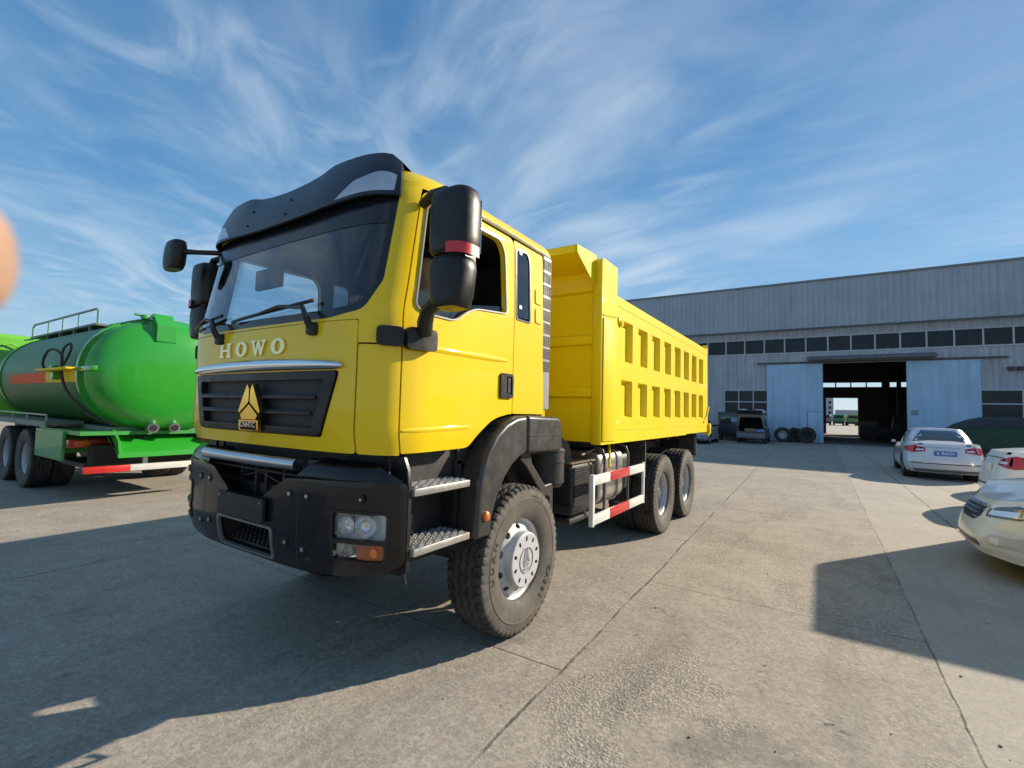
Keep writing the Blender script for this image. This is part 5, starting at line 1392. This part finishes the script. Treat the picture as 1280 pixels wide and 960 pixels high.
    def mid_panel(a,b,z0,z1,off,name,mt,r=.006,par=t,th=.006):
        m=MB()
        for s in(-1,1):
            m.panel(A,P(s,[(ur(a),z0),(Lp,z0),(Lp,z1),(ur(a),z1)]),[],step=.06,th=0,off=off)
        return m.build(name,mt,par)
    mid_panel(.62,0,.30,.33,.004,'bumper_line',TRIM); mid_panel(.7,0,.02,.12,.006,'lower_valance',mat('grey_valance',(.12,.12,.12),.6))
    mid_panel(.50,0,.86,.885,.012,'boot_trim',CHR)
    M0=Vector(A(Lp-.001,.66)); 
    m=MB(); m.box(M0.x-.022,M0.x-.006,-.24,.24,M0.z-.055,M0.z+.085,.003); np_=m.build('number_plate',BLUP if plate else paint,t)
    m=MB()
    if plate: text_mesh(m,'K B6534',.105,frame((M0.x-.024,0,M0.z+.012),(0,-1,0),(0,0,1)),.001,bold=.001); m.build('plate_text',WHT,np_)
    # front: grille, headlamps, fog recess
    fx=pf.ux
    for s in(-1,1):
        hp=rp([(fx(.40),.83),(fx(.46),.70),(fx(w-.18),.69),(pu(-h+.55),.80),(pu(-h+.66),.93),(fx(w-.16),.93),(fx(.55),.88)],.012)
        m=MB(); m.panel(A,P(s,hp),[],step=.04,th=.0,off=.004); hd=m.build('headlight',mat('headlight_inner',(.05,.05,.05),.2,metal=.3,coat=1),t)
        m=MB(); m.panel(A,P(s,rp([(fx(.50),.81),(fx(.52),.725),(fx(w-.16),.715),(pu(-h+.48),.79),(pu(-h+.40),.82)],.01)),[],step=.04,th=.006,off=.010)
        m.build('headlight_reflector',LAMP2,hd)
        m=MB(); m.panel(A,P(s,rp([(fx(w-.30),.845),(fx(w-.18),.80),(pu(-h+.52),.83),(pu(-h+.58),.89)],.01)),[],step=.04,th=.005,off=.012); m.build('indicator',mat('yellow_lens',(.70,.42,.02),.15,coat=1),hd)
        m=MB(); m.panel(A,P(s,rp([(fx(.52),.30),(fx(.60),.20),(pu(-h+.36),.24),(pu(-h+.38),.42),(fx(.62),.40)],.015)),[],step=.04,th=.004,off=.003); fgo=m.build('fog_recess',mat('shaded_recess_paint',tuple(c*.82 for c in (.72,.71,.68)),.35,coat=.4),t)  # flat panel, recess shade put in by darkening the car paint
        m=MB(); m.panel(A,P(s,rp([(fx(.60),.25),(fx(.72),.24),(fx(.72),.36),(fx(.62),.36)],.012)),[],step=.04,th=.004,off=.006); m.build('fog_lamp',paint,fgo)
    m=MB(); m.panel(A,rp([(-fx(.33),.86),(-fx(.36),.70),(-fx(.22),.58),(fx(.22),.58),(fx(.36),.70),(fx(.33),.86)],.02),[],step=.04,th=.0,off=.006); g1=m.build('grille',mat('grille_black',(.015,.015,.016),.35),t)
    m=MB()
    for hh in(.64,.71,.78): m.panel(A,rp([(-fx(.29),hh),(fx(.29),hh),(fx(.29),hh+.018),(-fx(.29),hh+.018)],.004),[],step=.05,th=.01,off=.020)
    m.panel(A,rp([(-fx(.40),.85),(fx(.40),.85),(fx(.38),.90),(-fx(.38),.90)],.01),[],step=.05,th=.015,off=.022); m.build('chrome_grille_bar',CHR,g1)
    m=MB(); m.panel(A,rp([(-fx(.46),.14),(fx(.46),.14),(fx(.42),.24),(-fx(.42),.24)],.02),[],step=.05,th=.0,off=.004); m.build('lower_intake',mat('grille_black',(.015,.015,.016),.35),t)
    m=MB(); m.box(-h+.3,h-.3,-w+.12,w-.12,.20,.34); m.build('underbody',TRIM,t)
    return t
make_car('parked_sedan',(6.02,16.95,0),PI/2-.035,SPT,'silver white sedan with a blue number plate, its rear facing the yellow truck',group=None,L_=4.6,plate=True)
make_car('parked_sedan',(8.75,12.9,0),0.06,SPT,'pale silver car between the blue plated sedan and the white car with red tail lamps',group=None,L_=4.5)
make_car('parked_sedan',(7.95,9.85,0),0.03,WPT,'white car with a bright red tail lamp behind the nearest white car',L_=4.5,zs=1.1)
make_car('parked_hatchback',(6.68,4.75,0),PI+.0,WPT,'nearest white car, its headlight, dark grille and front bumper showing',L_=4.4,Wd=2.1,zs=.96,suv=True)
make_car('parked_sedan',(-3.3,28.2,0),PI/2,mat('grey_silver_paint',(.35,.36,.38),.3,coat=.6),'silver grey car behind the tail of the yellow tipper bed, only its rear corner showing',L_=4.5)
make_van=None
t=empty('white_minibus',(8.22,6.93,0),PI,'white minibus parked in the row just past the nearest white car, throwing the big shadow','van')
m=MB(); m.prism(rp([(-2.4,.35,.1),(2.3,.35,.1),(2.32,1.0,.1),(2.26,2.52,.10),(-2.35,2.55,.1)],.1,5),'y',-1.03,1.03); m.build('body',WPT,t,bevel=.07,seg=3)
m=MB(); m.box(2.29,2.315,-.85,.85,1.35,2.05,.03); m.build('windshield',CARG,t)
for s in(-1,1):
    m=MB(); m.box(2.28,2.34,s*.55,s*.95,.75,.95,.03); m.build('headlight',LAMP2,t)
    m=MB(); m.box(-2.1,1.9,s*1.025,s*1.035,1.35,2.0,.02); m.build('side_window',CARG,t)
    for x in(-1.5,1.5):
        m=MB(); m.cyl((x,s*.80,.35),(x,s*1.04,.35),.35,seg=24); m.build('wheel',RUB,t)
m=MB(); m.box(2.28,2.40,-.98,.98,.35,.60,.05); m.build('bumper',TRIM,t)
# twigs and grit on the concrete
for k,(x,y,a_,l_) in enumerate(((3.09,.20,.5,.055),(3.16,.17,-.35,.05))):
    m=MB(); m.tube([(-l_/2,0,.004),(0,.004,.005),(l_/2,0,.004)],.0018,5); o=m.build('twig',mat('bark',(.10,.08,.06),.9),None); o.location=(x,y,0); o.rotation_euler=(0,0,a_)
    tag(o,('longer of two dry twigs lying on the concrete in the foreground','shorter of two dry twigs lying on the concrete in the foreground')[k],'twig','dry twigs on the concrete')
rg=random.Random(11); m=MB()
for k in range(420):
    x=rg.uniform(-2,6.5); y=rg.uniform(-1.6,9); r_=rg.choice((.003,.004,.005,.007))
    if abs(x-1.66-(.0))<.2 or rg.random()<.5:
        m.box(x-r_,x+r_*rg.uniform(.6,1.4),y-r_,y+r_*rg.uniform(.6,1.3),0.0005,r_*1.1,r_*.4,seg=1)
gt=m.build('gravel',mat('grit_stone',(.22,.19,.16),.9,var=.3,scale=40),None,split=False); tag(gt,'loose grit and small stones scattered over the concrete','grit',kind='stuff')
# dark vehicle left of the van
t=empty('dark_van',(-2.1,32.2,0),0,'dark blue black van standing left of the grey minivan','van')
m=MB(); m.prism(rp([(0,.4),(3.6,.4),(3.7,1.0),(3.2,1.75),(2.9,1.9),(0,1.95)],.1),'x',-.8,.8); m.build('body',mat('navy_paint',(.012,.016,.03),.3,coat=.5),t,bevel=.06,seg=3)
m=MB(); m.box(-.62,.62,-.02,.0,1.2,1.75,.03); m.build('rear_window',CARG,t)
m=MB(); m.box(.05,.40,-.03,-.01,1.25,1.55,.01); m.build('window_paper',mat('pale_blue_paper',(.3,.42,.55),.7),t)
for s in(-1,1):
    m=MB(); m.cyl((s*.6,.6,.33),(s*.82,.6,.33),.33,seg=24); m.cyl((s*.6,3.0,.33),(s*.82,3.0,.33),.33,seg=24); m.build('wheel',RUB,t)
    m=MB(); m.box(s*.68,s*.78,-.03,.0,.9,1.3,.02); m.build('tail_lamp',DLN,t)
# tarpaulin covered vehicle
t=empty('covered_trailer',(11.4,28.2,0),0,'low vehicle under a dark green tarpaulin at the right window',cat='covered vehicle')
m=MB(); rows=[]
for i in range(15):
    k=i/14; x=-3.4+6.8*k; hh=1.15+.75*min(1,k*5)**.7; 
    if k>.9: hh*=1-(k-.9)*2
    row=[]
    for a in range(13):
        tt_=a/12; yy=-.95+1.9*tt_; zz_=hh*(1-abs(2*tt_-1)**6*.25)+.03*math.sin(7*k+9*tt_)
        row.append((x,yy,zz_))
    rows.append([(x,-1.0+.05*math.sin(9*k),.45)]+row+[(x,1.0,.45)])
m.quadgrid(rows,flip=True); m.ngon(rows[0][::-1]); m.ngon(rows[-1]); m.build('tarpaulin',TARP,t,ang=60)
m=MB(); rr3=[[tuple(Vector(p)+Vector((0,-.012 if j<3 else 0,.014))) for j,p in enumerate(r[1:5])] for r in rows]; m.quadgrid(rr3,flip=True); m.build('tarpaulin_top_band',TARK,t,ang=60)
m=MB()
for x in(-2.3,0,2.2): m.cyl((x,-.9,.4),(x,-.7,.4),.4,seg=24); m.cyl((x,.7,.4),(x,.9,.4),.4,seg=24)
m.build('wheels',RUB,t)
# ------------------------------------------------------------------ green tanker
TK=empty('tanker_truck',(-9,.8,0),0,'green tanker truck with a domed rear end and a roof railing',cat='tanker truck')
CY,CZ,RY,RZ=.80,2.10,1.22,.985
def ring(x,k=1.,kz=None):
    kz=kz or k; return [(x,CY+RY*k*math.copysign(abs(math.cos(a))**.92,math.cos(a)),CZ+RZ*kz*math.copysign(abs(math.sin(a))**.92,math.sin(a))) for a in [2*PI*j/64 for j in range(64)]]
m=MB(); rows=[ring(x) for x in [-12.3+.5*i for i in range(12)]]+[ring(-6.82)]; m.quadgrid(rows,True,flip=True); 
fr_=[ring(-12.3)]+[ring(-12.3-.42*math.sin(a),max(.02,math.cos(a))) for a in [PI/2*i/10 for i in range(1,11)]]; m.quadgrid(fr_,True); tkb=m.build('tank_shell',GRYS,TK,world=True,ang=60)
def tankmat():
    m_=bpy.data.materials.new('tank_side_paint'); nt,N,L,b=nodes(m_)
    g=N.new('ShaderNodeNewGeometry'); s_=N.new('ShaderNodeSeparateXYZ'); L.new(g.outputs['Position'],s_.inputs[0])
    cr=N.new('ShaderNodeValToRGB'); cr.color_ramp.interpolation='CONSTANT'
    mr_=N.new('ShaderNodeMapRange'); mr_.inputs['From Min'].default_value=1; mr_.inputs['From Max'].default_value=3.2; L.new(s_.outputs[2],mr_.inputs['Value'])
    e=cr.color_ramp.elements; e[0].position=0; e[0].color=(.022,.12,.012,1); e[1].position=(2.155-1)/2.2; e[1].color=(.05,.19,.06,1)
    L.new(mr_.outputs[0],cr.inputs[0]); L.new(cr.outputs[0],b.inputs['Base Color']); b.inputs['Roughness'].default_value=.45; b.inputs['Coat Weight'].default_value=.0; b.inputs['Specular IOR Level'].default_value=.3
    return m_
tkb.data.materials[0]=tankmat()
# stripe (orange to yellow) painted on the near side, follows the shell
def TS(x,z): 
    q=max(-1,min(1,(z-CZ)/RZ)); c=math.sqrt(max(0,1-abs(q)**(2/.92)))**.92; return (x,CY-RY*c,z)
m=MB(); m.panel(TS,[(-11.0,1.93),(-8.6,1.93),(-8.6,2.12),(-11.0,2.12)],[],step=.12,th=.0,off=.006); m.panel(TS,[(-8.6,1.93),(-6.86,1.93),(-6.86,2.12),(-8.6,2.12)],[],step=.12,th=.0,off=.006,mi=1)
m.build('stripe',[ORG,YST],tkb,world=True)
m=MB(); rows=[ring(-6.82),ring(-6.74,1.0)]+[ring(-6.74+.34*math.sin(a),.985*math.cos(a)**.62 if a<1.56 else .01) for a in [PI/2*i/14 for i in range(15)]]; m.quadgrid(rows,True,flip=True); m.ngon(rows[-1]); m.build('domed_end',GRN,TK,world=True,ang=70)
m=MB(); P=ring(-6.80,1.012); rows=[]
for x,k in((-6.88,1.0),(-6.88,1.035),(-6.80,1.035),(-6.80,1.0)): rows.append(ring(x,k))
m.quadgrid(rows,True,flip=True)
rows=[]
for x,k in((-11.9,1.0),(-11.9,1.02),(-11.84,1.02),(-11.84,1.0)): rows.append(ring(x,k))
m.quadgrid(rows,True,flip=True); m.build('end_ring',GRN,TK,world=True)
# box on top of the rear end
m=MB(); m.prism([(-6.95,3.12),(-6.62,3.17),(-6.42,2.95),(-6.42,2.67),(-6.60,2.62),(-6.95,2.9)],'y',.44,.74); m.build('vent_box',GRN,TK,world=True,bevel=.008)
m=MB(); m.box(-6.75,-6.62,.30,.40,3.05,3.13,.02); m.tube([(-6.7,.2,3.12),(-6.7,.42,3.10)],.02); m.tube([(-6.9,-.12,2.8),(-6.85,-.05,2.9),(-6.85,.1,2.95)],.025); m.build('vent_latch',DGRN,TK,world=True)
# walkway and railing
m=MB(); m.box(-12.7,-8.40,.16,.86,3.06,3.10); 
for x in(-11.5,-10.6,-9.7,-8.8): m.box(x,x+.05,.17,.22,2.9,3.06)
m.build('walkway',mat('dull_green_grey',(.10,.17,.13),.5,dust=.2),TK,world=True)
m=MB(); R_=[(-12.7,.2,3.07),(-12.7,.2,3.33),(-12.6,.2,3.385),(-8.5,.2,3.385),(-8.42,.2,3.33),(-8.42,.2,3.07)]; m.tube(R_,.022,8)
for x in(-11.5,-10.5,-9.5): m.tube([(x,.2,3.07),(x,.2,3.385)],.018,6)
m.tube([(-12.2,.1,3.0),(-12.35,0,2.98),(-12.4,.1,3.02),(-12.25,.25,3.05)],.016)
m.build('railing',mat('railing_green',(.16,.30,.25),.45),TK,world=True)
# side bracket, hoses
m=MB(); m.box(-8.35,-6.72,-.62,-.44,2.115,2.15,.005); m.build('side_shelf',YST,TK,world=True)
m=MB(); m.box(-6.72,-6.05,-.48,-.42,2.09,2.16,.004); m.box(-7.85,-7.72,-.53,-.44,1.97,2.11,.01); m.box(-7.85,-7.68,-.56,-.47,2.15,2.21,.02); m.build('side_bracket',GRN,TK,world=True)
m=MB(); m.tube(smooth_path([(-8.25,-.52,2.14),(-8.25,-.55,2.28),(-8.0,-.55,2.46),(-7.7,-.53,2.47),(-7.45,-.50,2.36),(-7.40,-.50,2.1),(-7.3,-.47,1.85),(-7.05,-.42,1.65),(-6.85,-.25,1.4),(-6.7,.0,1.25)]),.02,8)
m.tube(smooth_path([(-7.42,-.5,2.15),(-7.40,-.5,2.45),(-7.28,-.45,2.56),(-7.22,-.45,2.45),(-7.32,-.5,2.2)]),.017,8); m.build('hose',RUB,TK,world=True)
# fenders / deck, rails
m=MB(); m.box(-12.6,-8.0,-.50,.0,1.20,1.26); m.box(-12.6,-8.0,1.6,2.1,1.20,1.26); m.box(-12.6,-7.98,-.52,-.49,1.16,1.25); m.box(-12.6,-6.75,.0,1.6,1.14,1.20); m.build('deck',mat('deck_grey_green',(.20,.24,.18),.6,dust=.3),TK,world=True)
m=MB(); m.box(-12.6,-8.0,-.51,-.49,1.355,1.38)
for x in(-12.2,-11.2,-10.2,-9.2,-8.02): m.box(x,x+.02,-.51,-.49,1.25,1.36)
m.build('deck_rail',mat('rail_cream',(.42,.45,.33),.5),TK,world=True)
m=MB(); m.box(-8.75,-7.25,-.46,-.42,.64,1.12); m.box(-8.75,-8.72,-.42,.3,.64,1.12); m.box(-8.7,-6.6,-.42,2.0,1.08,1.14); m.box(-8.75,-7.25,2.0,2.04,.64,1.12); m.build('rear_skirt',DGRN,TK,world=True)
m=MB(); m.prism([(-6.95,1.17),(-6.42,.80),(-6.40,.72),(-6.95,1.10)],'y',.02,1.62); m.prism([(-6.95,1.18),(-6.38,1.14),(-6.38,.80),(-6.95,1.1)],'y',1.50,1.55); m.prism([(-6.95,1.18),(-6.75,1.18),(-6.45,.98),(-6.38,.80),(-6.95,1.0)],'y',.02,.06); m.build('discharge_chute',GRN,TK,world=True)
for y in(.50,.82):
    m=MB(); m.cyl((-6.90,y,1.25),(-6.52,y,1.20),.055,seg=14); m.cyl((-6.56,y,1.205),(-6.46,y,1.19),.085,seg=16); m.cyl((-6.72,y,1.225),(-6.68,y,1.22),.085,seg=16); m.cyl((-6.64,y,1.28),(-6.64,y,1.36),.03,seg=10); m.box(-6.68,-6.60,y-.03,y+.03,1.30,1.35,.01); m.cyl((-6.455,y,1.19),(-6.45,y,1.189),.055,seg=14,mi=1); m.build('valve',[ALU,CHS],TK,world=True)
m=MB(); m.tube([(-6.62,.5,1.37),(-6.62,1.25,1.35)],.015); m.build('valve_lever',mat('red_orange',(.6,.12,.03),.4),TK,world=True)
m=MB(); m.box(-7.15,-7.05,-.44,.16,.86,.995,.015); m.build('tail_lamp',RLN,TK,world=True)
m=MB(); m.box(-7.05,-7.035,-.36,-.15,.88,.97,.004); m.build('tail_indicator',AMB,TK,world=True)
m=MB(); m.box(-6.72,-6.62,1.3,1.9,.86,.985,.015); m.build('tail_lamp',RLN,TK,world=True)
m=MB(); m.box(-6.55,-6.48,-.38,.22,.49,.595,.006); ub=m.build('underrun_bar',RED,TK,world=True)
m=MB(); m.box(-6.55,-6.48,.22,1.98,.49,.595,.006); 
for y in(.42,1.3): m.box(-6.60,-6.55,y,y+.06,.59,.84)
m.build('underrun_bar_white',WHT,ub,world=True)
m=MB(); m.box(-14.5,-6.7,.36,.46,.75,1.05); m.box(-14.5,-6.7,1.14,1.24,.75,1.05); m.box(-8.0,-6.8,-.3,1.9,.55,.62); m.box(-7.0,-6.8,-.2,1.9,.62,.9); m.build('chassis_frame',CHS,TK,world=True)
for x in(-9.30,-10.68,-14.6):
    for y,s in((-.34,-1),(1.94,1)):
        wv=bpy.data.objects.new('wheel',None); COL.objects.link(wv); wv.parent=TK; wv.location=(x+9,y-.8,RT-.004); wv.rotation_euler=(0,0,s*PI/2)
        tyre_obj(wv); part_('rr',rr_,'rim',RIM,wv); 
        if x>-12: 
            t2=tyre_obj(wv,-.33)
m=MB(); m.box(-15.6,-13.1,-.42,2.02,1.1,3.16,.12,seg=3); m.build('cab',LGRN,TK,world=True)
m=MB(); m.box(-13.09,-13.05,-.38,1.98,2.2,2.25); m.tube([(-13.03,-.3,2.2),(-13.03,-.3,2.85),(-13.03,-.1,2.92),(-13.03,.05,2.85),(-13.03,.05,2.2)],.02); m.build('cab_rear_rail',LGRN,TK,world=True)
m=MB(); m.box(-15.63,-15.58,-.2,1.8,2.1,2.95,.03); m.box(-15.0,-13.9,-.43,-.41,2.1,2.9,.05); m.build('cab_window',WGL,TK,world=True)
# second lime truck further left behind the tanker
# bare trees far behind
def bare_tree(x,y,h,lab,seed):
    r=random.Random(seed); t=empty('bare_tree',(x,y,0),0,lab,'tree','bare trees on the skyline')
    m=MB(); m.tube([(0,0,0),(.1,0,h*.3),(0,.1,h*.65),(.1,0,h)],[.16,.12,.07,.02],6); m.build('trunk',mat('bark',(.10,.08,.06),.9),t)
    m=MB()
    for k in range(70):
        z=h*r.uniform(.25,.95); a=r.uniform(0,2*PI); l=(h-z)*.35+.8; up=r.uniform(1.2,2.2)
        p=[(0,0,z)]; d=Vector((math.cos(a),math.sin(a),up)).normalized()
        q=Vector((0,0,z)); 
        for i in range(4): q=q+d*l/4*up*.8; d=(d+Vector((r.uniform(-.2,.2),r.uniform(-.2,.2),.15))).normalized(); p.append(tuple(q))
        m.tube(p,[.04,.03,.02,.012,.006],4)
    m.build('branches',mat('bark',(.10,.08,.06),.9),t)
bare_tree(-95,62,12.5,'thin bare tree on the skyline above the tanker railing, left of the pair',3)
bare_tree(-93,66,13.5,'thin bare tree on the skyline above the tanker railing, right of the pair',5)
# hand of the photographer at the left edge, held beside the lens
def cam_pt(px,py,d):
    v=(fv+r2*((px-640)/593.55)-u2*((py-480)/593.55)); return CP+v*d
HB=.08
def hp_(px,py,d=HB): return cam_pt(px,py,d)
def cs(x,y,z): return CP+fv*z+r2*x+u2*y
base=cs(-.165,-.02,.0)
V=[tuple(cs(*q)-base) for q in((-.24,-.06,-.08),(-.19,-.035,-.02),(-.168,-.012,.012))]; E_=[(0,1),(1,2)]; Rr=[.028,.032,.028]
fing=[[(-.150,.002,.034),(-.130,.014,.052),(-.104,.0215,.068),(-.0828,.0205,.080)],[(-.158,-.012,.036),(-.150,-.008,.058),(-.152,-.016,.074),(-.160,-.026,.078)],[(-.166,-.028,.034),(-.160,-.030,.056),(-.163,-.038,.070),(-.170,-.046,.072)],[(-.175,-.044,.028),(-.172,-.050,.046),(-.175,-.057,.056),(-.180,-.062,.056)],[(-.190,.005,.0),(-.185,.030,.018),(-.176,.046,.036),(-.168,.054,.050)]]
rad=[(.0100,.0105,.0116,.0118),(.0095,.009,.0088,.008),(.009,.0088,.0082,.0075),(.008,.0078,.0072,.0065),(.013,.0120,.011,.0098)]
for f_,rr2 in zip(fing,rad):
    for i,(p,r_) in enumerate(zip(f_,rr2)):
        V.append(tuple(cs(*p)-base)); Rr.append(r_); E_.append((1 if f_ is fing[-1] and i==0 else (2 if i==0 else len(V)-2),len(V)-1))
hd_=skinned('hand',V,E_,Rr,SKIN,None,2,1); hd_.location=base; tag(hd_,'fingertip of the photographer at the left edge of the view','hand')
cam.dof.use_dof=True; cam.dof.focus_distance=6.; cam.dof.aperture_fstop=6.5
